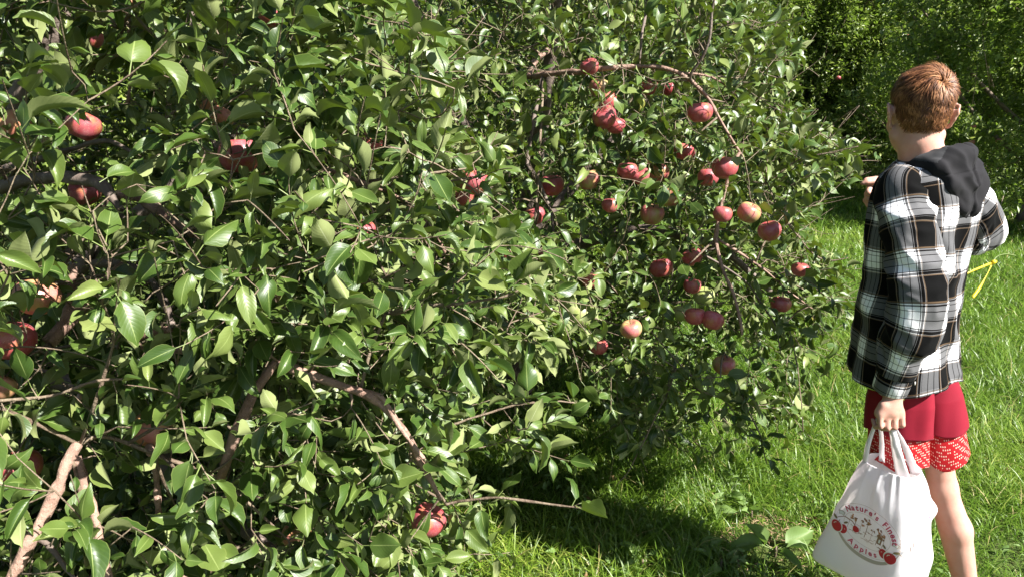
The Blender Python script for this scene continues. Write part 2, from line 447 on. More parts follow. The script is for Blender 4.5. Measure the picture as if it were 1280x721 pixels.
def leaves_on(sk, per, shoot_len, size, up=0.35, spread=0.9, center=None, spur=0.3, sun_bias=0.12):
    """shoots at every tip plus small spurs along the twigs; returns arrays + shoot polylines"""
    pos = []; dr = []; nr = []; sz = []; shoots = []; own = []
    def whorl(p, d, n, L, s):
        ax = norm(d); u = norm(np.cross(ax, rng.normal(0, 1, 3))); w = np.cross(ax, u); a0 = rng.uniform(0, 6.28)
        pts = [p]; bend = norm(ax+np.array([0, 0, rng.uniform(-0.35, 0.5)])+rng.normal(0, 0.25, 3))
        for k in range(n):
            f = (k+0.6)/n; q = p+(ax*(1-f*0.5)+bend*f*0.5)*L*f; pts.append(q)
            a = a0+k*2.4+rng.normal(0, 0.3); rad = u*math.cos(a)+w*math.sin(a)
            open_ = spread*(1-0.45*f)+rng.normal(0, 0.12)
            ld = norm(ax*(0.55+0.5*f)+rad*open_+np.array([0, 0, rng.uniform(-0.25, 0.25)]))
            nn = np.array([0, 0, 1.0])*0.9+ax*0.45+rng.normal(0, 0.50, 3)+np.array(TO_SUN)*sun_bias
            nn = norm(nn-ld*np.dot(nn, ld))
            own.append(len(shoots)); pos.append(q); dr.append(ld); nr.append(nn); sz.append(s*rng.uniform(0.45, 1.32)*(1-0.25*f if n > 4 else 1))
        shoots.append(np.array(pts))
    for t in sk.tips:
        d = sk.d[t]; o = sk.p[t]
        out = norm(o-center) if center is not None else np.zeros(3)
        ax = norm(d*0.6+out*0.5+np.array([0, 0, up])*rng.uniform(-0.6, 1.5)+rng.normal(0, 0.35, 3))
        whorl(o, ax, int(rng.integers(per[0], per[1]+1)), rng.uniform(*shoot_len), size)
    has = set(sk.tips)
    for i in range(len(sk.p)):
        if i in has or (sk.fixed[i] and i not in sk.thin) or rng.uniform() > (0.42 if i in sk.thin else spur): continue
        d = norm(rng.normal(0, 1, 3)+np.array([0, 0, 0.5])+sk.d[i]*0.4)
        whorl(sk.p[i], d, int(rng.integers(3, 6)), rng.uniform(0.01, 0.035), size*0.9)
    return np.array(pos), np.array(dr), np.array(nr), np.array(sz), shoots, np.array(own)

# ------------------------------------------------------------------ apples list: (px, py, diameter px, depth, skin, label, openness)
AP = [
 (104,157,47,1.42,'R','bright crimson apple with a glossy lit top above the thick dark branch at the left',0.9),
 (16,156,50,1.40,'O','orange-brown apple half covered by leaves at the upper left edge, above the thick dark branch',0.45),
 (112,48,36,1.75,'R','small pink apple behind a broad leaf, highest but one on the far left',0.5),
 (262,127,34,1.70,'O','upper of two orange-pink apples touching beneath a big upright leaf at upper left',0.7),
 (276,147,36,1.62,'O','lower of two orange-pink apples touching beneath a big upright leaf at upper left',0.8),
 (300,195,58,1.38,'R','largest red apple with a shaded face, hanging under a curled leaf at upper left',0.9),
 (349,225,28,1.90,'O','small coral apple just right of the largest shaded red apple',0.8),
 (338,20,36,1.90,'R','red apple among leaves at the top edge, left of the middle',0.6),
 (106,240,42,1.62,'R','red apple broken up by leaves right below the thick dark branch',0.6),
 (46,371,60,1.25,'O','big brownish orange apple in shade at the left edge beside the forked pink branch',0.55),
 (14,425,62,1.22,'R','dark red shaded apple cut by the left edge under the brownish orange apple',0.35),
 (-2,482,46,1.25,'O','pale orange apple cut by the left edge, brightest of the left edge apples',0.6),
 (24,583,58,1.28,'R','red apple with bright patches at the lower left edge among green leaves',0.2),
 (190,535,54,1.30,'O','shaded orange-green apple above the forked lower branches at lower left',0.5),
 (112,500,34,1.60,'O','coral apple glimpsed behind the leafy upright twig at lower left',0.6),
 (535,650,50,1.52,'R','deep red apple with lit top below the long pinkish branch, bottom centre',0.3),
 (372,668,42,1.55,'O','brown-orange apple in deep shade near the bottom, left of the centre',0.7),
 (462,180,36,1.95,'R','red apple split by leaves, left of the centre in the upper half',0.6),
 (592,226,42,2.05,'R','dark red apple in deep shade behind the thin crossing twig, upper centre',0.8),
 (578,243,38,2.15,'R','dull dark apple tucked below the shaded one at the upper centre twig',0.7),
 (452,290,40,1.95,'R','brownish red apple in deep shade, left of the centre',0.7),
 (516,291,28,2.05,'O','small orange lit apple just right of the brownish shaded one',0.8),
 (341,372,22,1.70,'O','tiny withered orange-brown apple hanging alone in the left half',1.0),
 (152,3,34,1.85,'O','orange apple cut by the top edge at the far left',0.7),
 (632,316,26,2.30,'R','small vivid red apple behind a large folded leaf at the centre',0.8),
 (737,84,25,2.42,'R','red apple touching the left end of the bare horizontal branch',0.9),
 (750,111,30,2.45,'M','pale topmost apple of the hanging cluster below the bare horizontal branch',0.8),
 (757,126,30,2.42,'R','dark red second apple of the hanging cluster below the bare horizontal branch',0.9),
 (756,147,32,2.36,'R','dusty pink front apple of the hanging cluster below the bare horizontal branch',1.0),
 (769,157,27,2.40,'R','lowest right apple of the hanging cluster below the bare horizontal branch',1.0),
 (811,109,24,2.55,'R','small pink apple directly under the middle of the bare horizontal branch',0.8),
 (837,112,20,2.60,'R','smallest red apple under the bare horizontal branch, beside the dark upright twig',0.8),
 (875,141,33,2.32,'R','round dusty red apple crossed by a thin twig at the bare branch end',1.0),
 (736,225,30,2.40,'M','greenish red shaded apple left of a pair of red ones, upper right of centre',0.8),
 (784,214,28,2.34,'R','left apple of a bright red touching pair, upper right of centre',1.0),
 (800,220,26,2.36,'R','right apple of a bright red touching pair, upper right of centre',1.0),
 (823,215,28,2.45,'M','half hidden apple right of the bright touching pair',0.7),
 (855,190,28,2.42,'R','red apple half behind leaves, below the round one crossed by a twig',0.7),
 (906,210,34,2.30,'R','big dark red apple with a lit patch level with the raised hand',1.0),
 (885,222,28,2.40,'R','shaded red apple tucked just left of the big dark one',0.7),
 (763,257,23,2.30,'R','small pink lit apple alone under a leaf, right of centre',1.0),
 (838,247,26,2.42,'M','shaded apple with a lit pink rim behind a pointed leaf, right of centre',0.7),
 (815,268,32,2.48,'M','olive and brown apple in shade with one orange spot of sun, right of centre',0.9),
 (903,268,25,2.34,'R','bright red left apple of the row of three under the right hand leaves',1.0),
 (936,266,31,2.36,'M','olive red middle apple of the row of three under the right hand leaves',1.0),
 (962,289,30,2.28,'R','deep red right apple of the row of three, nearest the boy',1.0),
 (1000,337,23,2.42,'R','pink apple nearest the boy, hanging at the thin right edge of the tree',1.0),
 (976,380,27,2.45,'R','shaded red apple below and left of the pink one nearest the boy',0.9),
 (826,335,32,2.55,'R','dark red apple in deep shade behind round leaves, right of centre',0.8),
 (866,321,28,2.55,'R','dull red apple in shade above the crossing twigs, right half of the tree',0.7),
 (865,357,24,2.50,'R','red left apple with a lit cheek just above the low touching pair',0.9),
 (880,370,28,2.56,'G','yellow-green apple directly behind the low touching pair',0.9),
 (869,395,28,2.36,'R','left apple of the low touching pair, with a dark dimple facing out',1.0),
 (891,400,29,2.34,'R','right apple of the low touching pair, glowing red',1.0),
 (854,391,26,2.46,'G','green apple peeping out left of the low touching pair',0.9),
 (789,411,29,2.24,'M','half green half pink apple in full sun, lowest lit apple of the tree',1.0),
 (748,433,25,2.42,'R','dark maroon apple in shade, low and left of the half green one',0.9),
 (739,351,26,2.40,'R','red apple with its upper half behind a leaf, just right of centre',0.8),
 (690,232,32,2.60,'R','large dim red apple in the shade left of the drooping branch',0.8),
 (668,270,30,2.62,'R','dim brown-red apple in deep shade beside the drooping branch',0.8),
 (677,317,26,2.60,'R','dim maroon apple low beside the drooping branch',0.7),
 (722,391,44,2.30,'G','large green unripe apple in deep shade near the tree centre',0.9),
 (905,456,30,2.50,'M','shaded apple low on the right, under the bare forked branch',0.9),
]
APW = []
for (px, py, dm, d, k, lb, op) in AP:
    D = dm/FPX*d*(0.90 if px < 640 else 0.95)
    APW.append((P(px, py, d), D))
APC = np.array([a[0] for a in APW]); APD = np.array([a[1] for a in APW]); APO = np.array([a[6] for a in AP])

def bough(sk, pts, r0, r1, name, mat, parent, attach=True, sub=6, knob=0.16, sides=10):
    w = np.array([P(*q) if isinstance(q, tuple) else q for q in pts]); w = smooth_poly(w, sub)
    par = -1
    if attach and sk.p:
        pa = np.array(sk.p); k = int(np.argmin(np.linalg.norm(pa-w[0], axis=1))); par = k
        L = np.linalg.norm(pa[k]-w[0])
        if L > 0.03:
            m = max(2, int(L/0.06)); a = pa[k]; c = (a+w[0])/2+np.array([0, 0, 0.12*L])
            lead = [(1-f)**2*a+2*f*(1-f)*c+f*f*w[0] for f in np.linspace(0, 1, m+1)[:-1]]
            w = np.concatenate([lead, w])
    sk.line(w, par)
    rad = np.linspace(r0, r1, len(w))*(1+0.06*rng.normal(0, 1, len(w)))
    V, F, T = tube(w, rad, sides, knob, int(rng.integers(1000)))
    a = Acc(); a.add(V, F, T); a.obj(name, mat, parent); return w

def cull_leaves(pos, dr, sz):
    c = pos+dr*sz[:, None]*0.75
    px, py, d = proj(c); keep = np.ones(len(pos), bool)
    for i in range(len(AP)):
        ax, ay, dm, ad = AP[i][:4]
        rr = dm*0.5*APO[i]*(0.60 if ad < 2.2 else 0.80)+sz/d*FPX*0.06
        keep &= ~((np.hypot(px-ax, py-ay) < rr) & (d < ad+0.02))
        keep &= ~(np.linalg.norm(c-APC[i], axis=1) < APD[i]*0.55)
        if APO[i] >= 0.8:
            v = c-APC[i]; s = v@np.array(TO_SUN); perp = np.linalg.norm(v-s[:, None]*np.array(TO_SUN), axis=1)
            keep &= ~((s > 0) & (s < 1.2) & (perp < APD[i]*0.36*APO[i]))
    # nothing within the camera's own space or the boy's
    keep &= np.linalg.norm(c-np.array([0, 0, CAMH]), axis=1) > 0.8
    return keep

def clear_branches(pos, dr, sz, segs):
    c = pos+dr*sz[:, None]*0.7; px, py, d = proj(c); keep = np.ones(len(c), bool)
    for pts, r0, r1, mat in segs:
        w = smooth_poly(np.array([P(*q) for q in pts]), 10); bx, by, bd = proj(w); rad = np.linspace(r0, r1, len(w))/bd*FPX
        if max(rad) < 2.4: continue
        for k in range(len(w)):
            if noise3(w[k]*1.0, 9, 17) < (-0.55 if r0 >= 0.0095 else -0.15): continue
            keep &= ~((np.hypot(px-bx[k], py-by[k]) < rad[k]*1.2+3.5+(sz/d*FPX*0.07 if r0 >= 0.0095 else 0)) & (d < bd[k]+0.02))
    return keep
def front_tree(name, label, trunk_base, trunk_top, trunk_r, limbs, boughs, n_t, sample, mat_leaf, rows, cols, per, slen, size, spur, apples_idx):
    root = empty(name, trunk_base, label, 'tree')
    off = np.array(trunk_base, float)
    sk = Skeleton()
    tp = smooth_poly([trunk_base, (np.array(trunk_base)*0.5+np.array(trunk_top)*0.5+np.array([0.05, -0.03, 0])), trunk_top], 8)
    sk.line(tp, -1)
    a = Acc(); V, F, T = tube(tp-off, np.linspace(trunk_r*1.35, trunk_r*0.8, len(tp)), 16, 0.14, 5); a.add(V, F, T); a.obj('trunk', M_BARK, root)
    made = []
    class Sh:  # boughs are built in world space, then parented with the offset removed
        pass
    def bo(*args, **kw):
        n0 = set(C.objects.keys()); w = bough(sk, *args, **kw)
    for pts, r0, r1 in limbs:
        w = smooth_poly(pts, 8); pa = np.array(sk.p); k = int(np.argmin(np.linalg.norm(pa-w[0], axis=1)))
        sk.line(w[1:], k)
        a = Acc(); V, F, T = tube(w-off, np.linspace(r0, r1, len(w)), 12, 0.15, 9); a.add(V, F, T); a.obj('limb', M_BARK, root)
    for pts, r0, r1, mat in boughs:
        w = np.array([P(*q) for q in pts]); w = smooth_poly(w, 6)
        pa = np.array(sk.p); D = np.linalg.norm(pa-w[0], axis=1); k = int(np.argmin(D)); L = D[k]
        if L > 0.03:
            m = max(2, int(L/0.06)); aa = pa[k]; c = (aa+w[0])/2+np.array([0, 0, 0.1*L])+norm(w[0]-w[3])*0.1*L
            lead = np.array([(1-f)**2*aa+2*f*(1-f)*c+f*f*w[0] for f in np.linspace(0, 1, m+1)[:-1]])
            w = np.concatenate([lead, w])
        ids = sk.line(w, k)
        if r0 <= 0.0056: sk.thin.update(ids[-int(len(pts)*6*0.8):])
        w = w+np.stack([noise3(w, 14, 201), noise3(w, 14, 202), noise3(w, 14, 203)], 1)*0.006
        rad = np.linspace(r0, r1, len(w))*0.86*(1+0.09*rng.normal(0, 1, len(w)))
        a = Acc(); V, F, T = tube(w-off, rad, 10, 0.26, int(rng.integers(999))); a.add(V, F, T); a.obj('branch', mat, root)
    tg = sample(n_t)
    # apple stalks are targets too
    st = np.array([APC[i]+np.array([0, 0, APD[i]*0.5+0.012]) for i in apples_idx])
    sk.grow(tg, 0.05)
    ntip = len(sk.tips); n_before = len(sk.p)
    sk.grow(st, 0.04, mind=0.001); sk.tips = sk.tips[:ntip]
    pos, dr, nr, sz, shoots, own = leaves_on(sk, per, slen, size, center=np.array([trunk_top[0], trunk_top[1], 1.2]), spur=spur)
    keep = cull_leaves(pos, dr, sz) & clear_branches(pos, dr, sz, boughs) & sample.keep(pos+dr*sz[:, None]*0.6)
    print(name, 'leaves', keep.sum(), 'of', len(keep))
    build_leaves('foliage', (pos-off)[keep], dr[keep], nr[keep], sz[keep], rows, cols, mat_leaf, root)
    alive = np.zeros(len(shoots), bool); alive[own[keep]] = True; cnt = np.bincount(own[keep], minlength=len(shoots)); alive = cnt >= 2
    bare = {t for q, t in enumerate(sk.tips) if not alive[q]}
    r = sk.radii(0.0009); tw = Acc(); P_ = np.array(sk.p)
    for ch in sk.chains(r):
        ch2 = [c for c in ch if not sk.fixed[c] or c == ch[0]]
        if ch2 and ch2[-1] in bare: ch2 = ch2[:int(len(ch2)*0.35)]
        if len(ch2) < 2: continue
        cc = smooth_poly(P_[ch2], 2); rr = np.interp(np.linspace(0, 1, len(cc)), np.linspace(0, 1, len(ch2)), np.minimum([r[c] for c in ch2], 0.0048)); rr[0] = rr[min(1, len(rr)-1)]
        rr = np.minimum(rr, 0.0048)
        tw.add(*tube(cc-off, rr, 5, 0.12, 3))
    for q, s in enumerate(shoots):
        if len(s) < 3 or not alive[q]: continue
        tw.add(*tube(s-off, np.linspace(0.0014, 0.0009, len(s)), 4, cap=False)[:2])
    tw.obj('twigs', M_TWIG, root)
    return root

# ---- near tree at the left
OUT1 = [(-400, -300), (430, -300), (470, 0), (560, 40), (600, 90), (545, 150), (640, 190), (600, 250), (660, 290), (750, 350), (745, 400), (690, 470), (755, 500), (700, 545), (765, 590), (765, 650), (700, 800), (-400, 900)]
class S1:
    def __call__(s, n):
        out = []
        while len(out) < n:
            p = np.stack([rng.uniform(-2.6, 0.45, 4000), rng.uniform(0.85, 3.1, 4000), rng.uniform(0.12, 2.75, 4000)], 1)
            px, py, d = proj(p)
            c = np.array([-1.25, 2.15, 1.25]); e = (p-c)/np.array([1.65, 1.35, 1.5]); q = np.linalg.norm(e, axis=1)
            k = (q < 1) & (np.linalg.norm(p-np.array([0, 0, CAMH]), axis=1) > 1.12) & in_poly(px, py, OUT1)
            nz = noise3(p, 3.2, 41)+0.5*noise3(p, 8, 42)
            k &= (nz > -0.42) & (rng.uniform(0, 1, len(p)) < np.clip((q-0.25)*1.6, 0.08, 1))
            vis = (px > -80) & (px < 900) & (py > -80) & (py < 800)
            k &= vis | (rng.uniform(0, 1, len(p)) < 0.45)
            # lower right: loose tips only, grass shows through
            holes = (px > 530) & (py > 425) & (noise3(p, 5, 77) < 0.48)
            k &= ~holes
            out += list(p[k])
        return np.array(out[:n])
    def keep(s, c):
        px, py, d = proj(c); return in_poly(px+rng.normal(0, 12, len(px)), py, OUT1) & (c[:, 2] > 0.03) & (np.linalg.norm(c-np.array([0, 0, CAMH]), axis=1) > 1.08)
idx1 = [i for i, a in enumerate(AP) if a[0] < 640]; idx2 = [i for i, a in enumerate(AP) if a[0] >= 640 or i == 24]
idx1 = [i for i in idx1 if i != 24]
B1 = [
 ([(-190,275,1.75),(-60,245,1.66),(0,235,1.6),(66,222,1.52),(122,231,1.46),(150,262,1.44)], 0.022, 0.009, M_BARK),
 ([(-60,232,1.70),(0,214,1.66),(60,196,1.6),(130,178,1.55),(170,190,1.5)], 0.012, 0.004, M_BARK),
 ([(-20,800,1.10),(8,735,1.12),(40,670,1.14),(72,612,1.16),(100,556,1.2)], 0.0145, 0.0100, M_BARKP),
 ([(100,556,1.2),(128,546,1.21),(180,560,1.24),(250,586,1.28),(330,622,1.3)], 0.0055, 0.0025, M_TWIG),
 ([(98,575,1.19),(115,632,1.17),(128,680,1.15),(138,740,1.13)], 0.0085, 0.0065, M_BARKP),
 ([(184,556,1.35),(192,590,1.36),(198,640,1.38)], 0.0090, 0.0070, M_BARKP),
 ([(42,668,1.15),(66,690,1.13),(95,725,1.1)], 0.006, 0.0045, M_BARK),
 ([(348,452,1.28),(385,465,1.27),(430,483,1.26),(472,500,1.26),(500,530,1.27),(525,575,1.29),(548,622,1.3)], 0.0100, 0.0060, M_BARKP),
 ([(450,488,1.27),(480,498,1.25),(505,540,1.25),(530,572,1.25),(550,586,1.26)], 0.0055, 0.0035, M_BARKP),
 ([(112,329,1.45),(150,331,1.42),(182,345,1.4),(205,372,1.38),(214,408,1.37)], 0.0105, 0.0070, M_BARK),
 ([(170,248,1.50),(204,268,1.48),(242,290,1.47)], 0.0100, 0.0085, M_BARKP),
 ([(62,428,1.30),(78,405,1.32),(88,370,1.34),(92,335,1.36)], 0.0130, 0.0090, M_BARKP),
 ([(165,430,1.38),(200,433,1.39),(262,442,1.42)], 0.0085, 0.0060, M_BARKP),
 ([(156,-40,1.6),(160,40,1.56),(163,90,1.55),(160,130,1.55)], 0.0055, 0.0035, M_BARKP),
 ([(246,-30,1.5),(240,30,1.48),(230,90,1.45)], 0.0045, 0.0030, M_BARK),
 ([(407,210,1.75),(450,228,1.74),(500,248,1.75),(540,285,1.8),(560,330,1.85)], 0.0085, 0.0045, M_BARKP),
 ([(452,232,1.74),(520,232,1.73),(580,222,1.74),(622,214,1.75)], 0.0040, 0.0022, M_TWIG),
 ([(480,392,1.30),(530,385,1.26),(580,378,1.24),(626,368,1.22),(655,352,1.22)], 0.0035, 0.0022, M_TWIG),
 ([(560,630,1.45),(620,622,1.42),(690,632,1.40),(752,637,1.38)], 0.0035, 0.0020, M_TWIG),
 ([(500,545,1.5),(600,520,1.5),(680,500,1.5),(720,505,1.5)], 0.0035, 0.0020, M_TWIG),
 ([(0,352,1.3),(60,352,1.3),(130,345,1.3)], 0.0035, 0.0025, M_TWIG),
 ([(-10,505,1.12),(60,497,1.14),(120,480,1.16),(185,470,1.2)], 0.0035, 0.002, M_TWIG),
]
L1 = [([(-1.72,2.3,0.75),(-1.5,1.95,1.1),(-1.2,1.7,1.45),(-0.8,1.7,1.95)], 0.035, 0.016),
      ([(-1.72,2.3,0.7),(-1.2,2.0,0.75),(-0.8,1.6,0.7),(-0.5,1.4,0.62)], 0.032, 0.012),
      ([(-1.72,2.3,0.8),(-1.1,2.4,1.3),(-0.6,2.4,1.7),(-0.2,2.4,2.1)], 0.032, 0.012),
      ([(-1.72,2.3,0.8),(-1.9,2.5,1.4),(-1.9,2.6,2.2)], 0.03, 0.012)]
front_tree('apple_tree', 'leafy apple tree nearest the camera, its big leaves and pinkish branches filling the left half',
           (-1.75, 2.3, 0.0), (-1.72, 2.3, 0.85), 0.05, L1, B1, 5000, S1(), M_LEAF, 9, 2, (7, 11), (0.07, 0.18), 0.062, 0.50, idx1)

# ---- laden tree behind it, to the right
OUT2 = [(250, -400), (960, -400), (985, 0), (1005, 60), (985, 120), (1010, 150), (1060, 170), (1092, 178), (1080, 205), (1045, 235), (1030, 262), (1000, 280), (1055, 330), (1068, 400), (1045, 470), (1055, 545), (985, 590), (930, 585), (880, 600), (850, 545), (800, 575), (765, 560), (735, 470), (690, 440), (560, 450), (250, 560)]
class S2:
    def __call__(s, n):
        out = []
        while len(out) < n:
            p = np.stack([rng.uniform(-1.6, 1.7, 4000), rng.uniform(2.0, 4.8, 4000), rng.uniform(0.18, 2.8, 4000)], 1)
            px, py, d = proj(p)
            c = np.array([-0.05, 3.45, 1.4]); e = (p-c)/np.array([1.45, 1.35, 1.4]); q = np.linalg.norm(e, axis=1)
            e2 = (p-np.array([0.42, 2.85, 0.80]))/np.array([0.85, 0.62, 0.62]); q2 = np.minimum(np.linalg.norm(e2, axis=1), np.linalg.norm((p-np.array([0.78, 2.85, 1.15]))/np.array([0.62, 0.55, 0.75]), axis=1)); q = np.where(q < 1, q, np.where(q2 < 1, np.maximum(q2, 0.75), 2.0))
            k = (q < 1) & in_poly(px, py, OUT2)
            nz = noise3(p, 2.6, 51)+0.5*noise3(p, 7, 52)
            k &= (nz > -0.20) & (rng.uniform(0, 1, len(p)) < np.clip((q-0.35)*1.9, 0.05, 1))
            # thin top right, where the far trees show through
            k &= ~((px > 780) & (py < 60) & (rng.uniform(0, 1, len(p)) < 0.55))
            
            out += list(p[k])
        return np.array(out[:n])
    def keep(s, c):
        px, py, d = proj(c); return in_poly(px+rng.normal(0, 7, len(px)), py+rng.normal(0, 7, len(px)), OUT2) & (c[:, 2] > 0.12)
B2 = [
 ([(660,95,2.65),(700,92,2.55),(745,88,2.45),(800,83,2.42),(845,90,2.40),(880,118,2.38),(905,160,2.36),(925,190,2.36)], 0.0130, 0.0040, M_BARKP),
 ([(845,90,2.40),(890,96,2.42),(920,118,2.45)], 0.005, 0.0025, M_BARKP),
 ([(862,98,2.36),(884,60,2.3),(890,20,2.26),(905,-40,2.2)], 0.0065, 0.0040, M_BARK),
 ([(660,205,2.60),(676,235,2.52),(691,275,2.48),(698,330,2.46),(697,395,2.45)], 0.0090, 0.0055, M_BARK),
 ([(806,-40,2.45),(806,20,2.45),(800,75,2.43)], 0.0055, 0.004, M_BARK),
 ([(893,300,2.42),(903,335,2.38),(920,375,2.35),(928,420,2.34)], 0.0075, 0.0050, M_BARKP),
 ([(897,300,2.42),(945,330,2.42),(985,362,2.44),(1015,385,2.45)], 0.0050, 0.0025, M_BARKP),
 ([(880,320,2.44),(930,350,2.42),(965,400,2.42),(975,440,2.42)], 0.0045, 0.0025, M_BARK),
 ([(980,270,2.45),(1000,300,2.4),(1030,325,2.38),(1062,322,2.36)], 0.004, 0.0020, M_TWIG),
 ([(958,230,2.55),(1000,200,2.5),(1045,190,2.45),(1074,184,2.42)], 0.0035, 0.0020, M_TWIG),
 ([(800,420,2.5),(830,450,2.45),(870,470,2.42),(900,470,2.40)], 0.0040, 0.0020, M_TWIG),
 ([(840,470,2.45),(815,530,2.42),(790,580,2.42),(772,605,2.42)], 0.0035, 0.0015, M_TWIG),
 ([(905,440,2.5),(930,500,2.45),(950,545,2.45),(960,580,2.45)], 0.0035, 0.0018, M_TWIG),
 ([(985,400,2.5),(998,470,2.46),(1005,540,2.46)], 0.0030, 0.0018, M_TWIG),
]
L2 = [([(0.0,3.55,0.8),(0.1,3.2,1.3),(0.15,2.95,1.75),(0.2,2.8,2.3)], 0.04, 0.014),
      ([(0.0,3.55,0.75),(0.5,3.2,1.0),(0.8,2.9,1.0),(1.0,2.75,0.85)], 0.034, 0.010),
      ([(0.0,3.55,0.75),(-0.5,3.2,1.0),(-0.8,3.0,1.2)], 0.034, 0.012),
      ([(0.0,3.55,0.8),(0.6,3.6,1.5),(0.95,3.4,1.9)], 0.032, 0.010),
      ([(0.0,3.55,0.8),(-0.3,3.8,1.6),(-0.6,3.8,2.3)], 0.032, 0.010),
      ([(0.0,3.55,0.7),(0.2,3.1,0.8),(0.3,2.7,0.8)], 0.026, 0.010)]
front_tree('apple_tree', 'apple tree laden with red apples in the middle, drooping to the grass beside the boy',
           (0.02, 3.6, 0.0), (0.0, 3.55, 0.85), 0.06, L2, B2, 4200, S2(), M_LEAF, 7, 1, (6, 10), (0.08, 0.20), 0.064, 0.36, idx2)

# ------------------------------------------------------------------ apples
def apple_mesh(D, seed):
    r = np.random.default_rng(seed); nr_, ns = 18, 24; V = []; F = []
    Rr = D/2; sq = r.uniform(0.86, 0.97); ph = r.uniform(0, 6)
    for i in range(nr_+1):
        th = math.pi*i/nr_
        rad = math.sin(th); z = math.cos(th)
        dim_t = math.exp(-(th/0.42)**2)*0.34; dim_b = math.exp(-((math.pi-th)/0.36)**2)*0.24
        zz = z*sq-dim_t+dim_b; tap = 1+0.10*z
        for j in range(ns):
            a = 2*math.pi*j/ns; lob = 1+0.020*math.cos(5*a+ph)*(1 if z < 0 else 0.4)+0.015*math.sin(2*a+ph)
            V.append((Rr*rad*tap*lob*math.cos(a), Rr*rad*tap*lob*math.sin(a), Rr*zz))
    for i in range(nr_):
        for j in range(ns): F.append((i*ns+j, (i+1)*ns+j, (i+1)*ns+(j+1) % ns, i*ns+(j+1) % ns))
    return np.array(V), np.array(F)
MA = {'R': M_APR, 'M': M_APM, 'G': M_APG, 'O': M_APO}
def apple(c, D, kind, label, group, seed, stem=True):
    root = empty('apple', c, label, 'apple', group)
    rt = np.random.default_rng(seed+5); root.rotation_euler = (rt.normal(0, 0.28), rt.normal(0, 0.28), rt.uniform(0, 6))
    V, F = apple_mesh(D, seed); obj('fruit', V, F, MA[kind], root)
    if stem:
        a = Acc(); a.tube(smooth_poly([(0, 0, D*0.27), (0.001, 0, D*0.45), (0.003, 0.001, D*0.5+0.012)], 3), np.linspace(0.0012, 0.0016, 7), 6); a.obj('stem', M_STEM, root)
        a = Acc()
        for k in range(5):
            q = 2*math.pi*k/5; e = np.array([math.cos(q), math.sin(q), 0])
            a.tube(np.array([[0, 0, -D*0.255], e*0.003+[0, 0, -D*0.30], e*0.001+[0, 0, -D*0.34]]), [0.0012, 0.001, 0.0003], 4)
        a.obj('blossom_end', M_STEM, root)
for i, a in enumerate(AP):
    apple(APC[i], APD[i], a[4], a[5], 'apples on the left hand tree' if i in idx1 else 'apples on the laden tree in the middle', 300+i)

# ------------------------------------------------------------------ background orchard rows
def far_tree_proto(seed, rx, ry, h, n_leaf, trunk_h=0.35):
    r = np.random.default_rng(seed)
    # clustered shoots on lumpy crown
    ns = n_leaf//9; out = []
    while len(out) < ns:
        u = norm(r.normal(0, 1, (4000, 3))); q = r.uniform(0.0, 1, 4000)**0.42
        lump = 1+0.20*noise3(u*2.2+seed, 1.0, seed)+0.14*noise3(u*5+seed, 1.0, seed+1)
        p = u*(q*lump)[:, None]*np.array([rx, ry, (h-trunk_h*0.4)/2])+np.array([0, 0, trunk_h*0.4+(h-trunk_h*0.4)/2])
        lo_ = np.clip((h*0.45-p[:, 2])/(h*0.45), 0, 1)**2; p[:, :2] *= (1+0.55*lo_)[:, None]
        k = (0.8*noise3(p, 1.3, seed+2)+0.6*noise3(p, 3.4, seed+3) > -0.10) & (p[:, 2] > 0.12)
        out += list(p[k])
    S = np.array(out[:ns]); c = np.array([0, 0, h*0.45])
    ax = norm(norm(S-c)*0.55+np.array([0, 0, 0.75])+r.normal(0, 0.35, S.shape)); L = r.uniform(0.10, 0.34, ns)
    pos = []; dr = []; nr = []
    for k in range(9):
        f = (k+0.5)/9; q = S+ax*(L*f)[:, None]; rad = norm(np.cross(ax, r.normal(0, 1, S.shape)))
        d = norm(ax*(0.5+0.4*f)+rad*0.9); nn = np.array([0, 0, 0.9])+ax*0.4+r.normal(0, 0.50, S.shape)+np.array(TO_SUN)*0.45
        nn = norm(nn-d*np.sum(nn*d, 1, keepdims=True)); pos.append(q); dr.append(d); nr.append(nn)
    pos, dr, nr = map(np.concatenate, (pos, dr, nr))
    sz = r.uniform(0.055, 0.10, len(pos))
    root = empty('orchard_tree', (0, 0, 0), 'x', 'tree')
    build_leaves('crown', pos, dr, nr, sz, 2, 1, M_LEAFB, root, petiole=False, nvar=6)
    a = Acc(); top = np.array([0.1, 0.05, h*0.62])
    a.tube(smooth_poly([(0, 0, -0.05), (0.04, -0.03, h*0.25), top], 6), np.linspace(0.085, 0.03, 13), 12, 0.15, seed)
    a.obj('trunk', M_BARK, root)
    a = Acc()
    for k in range(9):
        q = r.uniform(0, 6.28); z0 = h*r.uniform(0.14, 0.4); e = np.array([math.cos(q)*rx*0.75, math.sin(q)*ry*0.75, z0+r.uniform(0.2, 0.5)*h])
        a.tube(smooth_poly([(0.02, 0, z0), (e[0]*0.45, e[1]*0.45, z0+0.15*h), e], 5), np.linspace(0.035, 0.008, 11), 7, 0.1, seed+k)
    idx = r.integers(0, ns, 260)
    for s, u, l in zip(S[idx], ax[idx], L[idx]): a.tube(np.array([s-u*0.3, s, s+u*l]), [0.006, 0.004, 0.0015], 4)
    a.obj('twigs', M_TWIG, root)
    return root
def copy_tree(o, parent=None):
    c = o.copy(); C.objects.link(c); c.parent = parent
    for ch in [x for x in C.objects if x.parent == o]: copy_tree(ch, c)
    return c
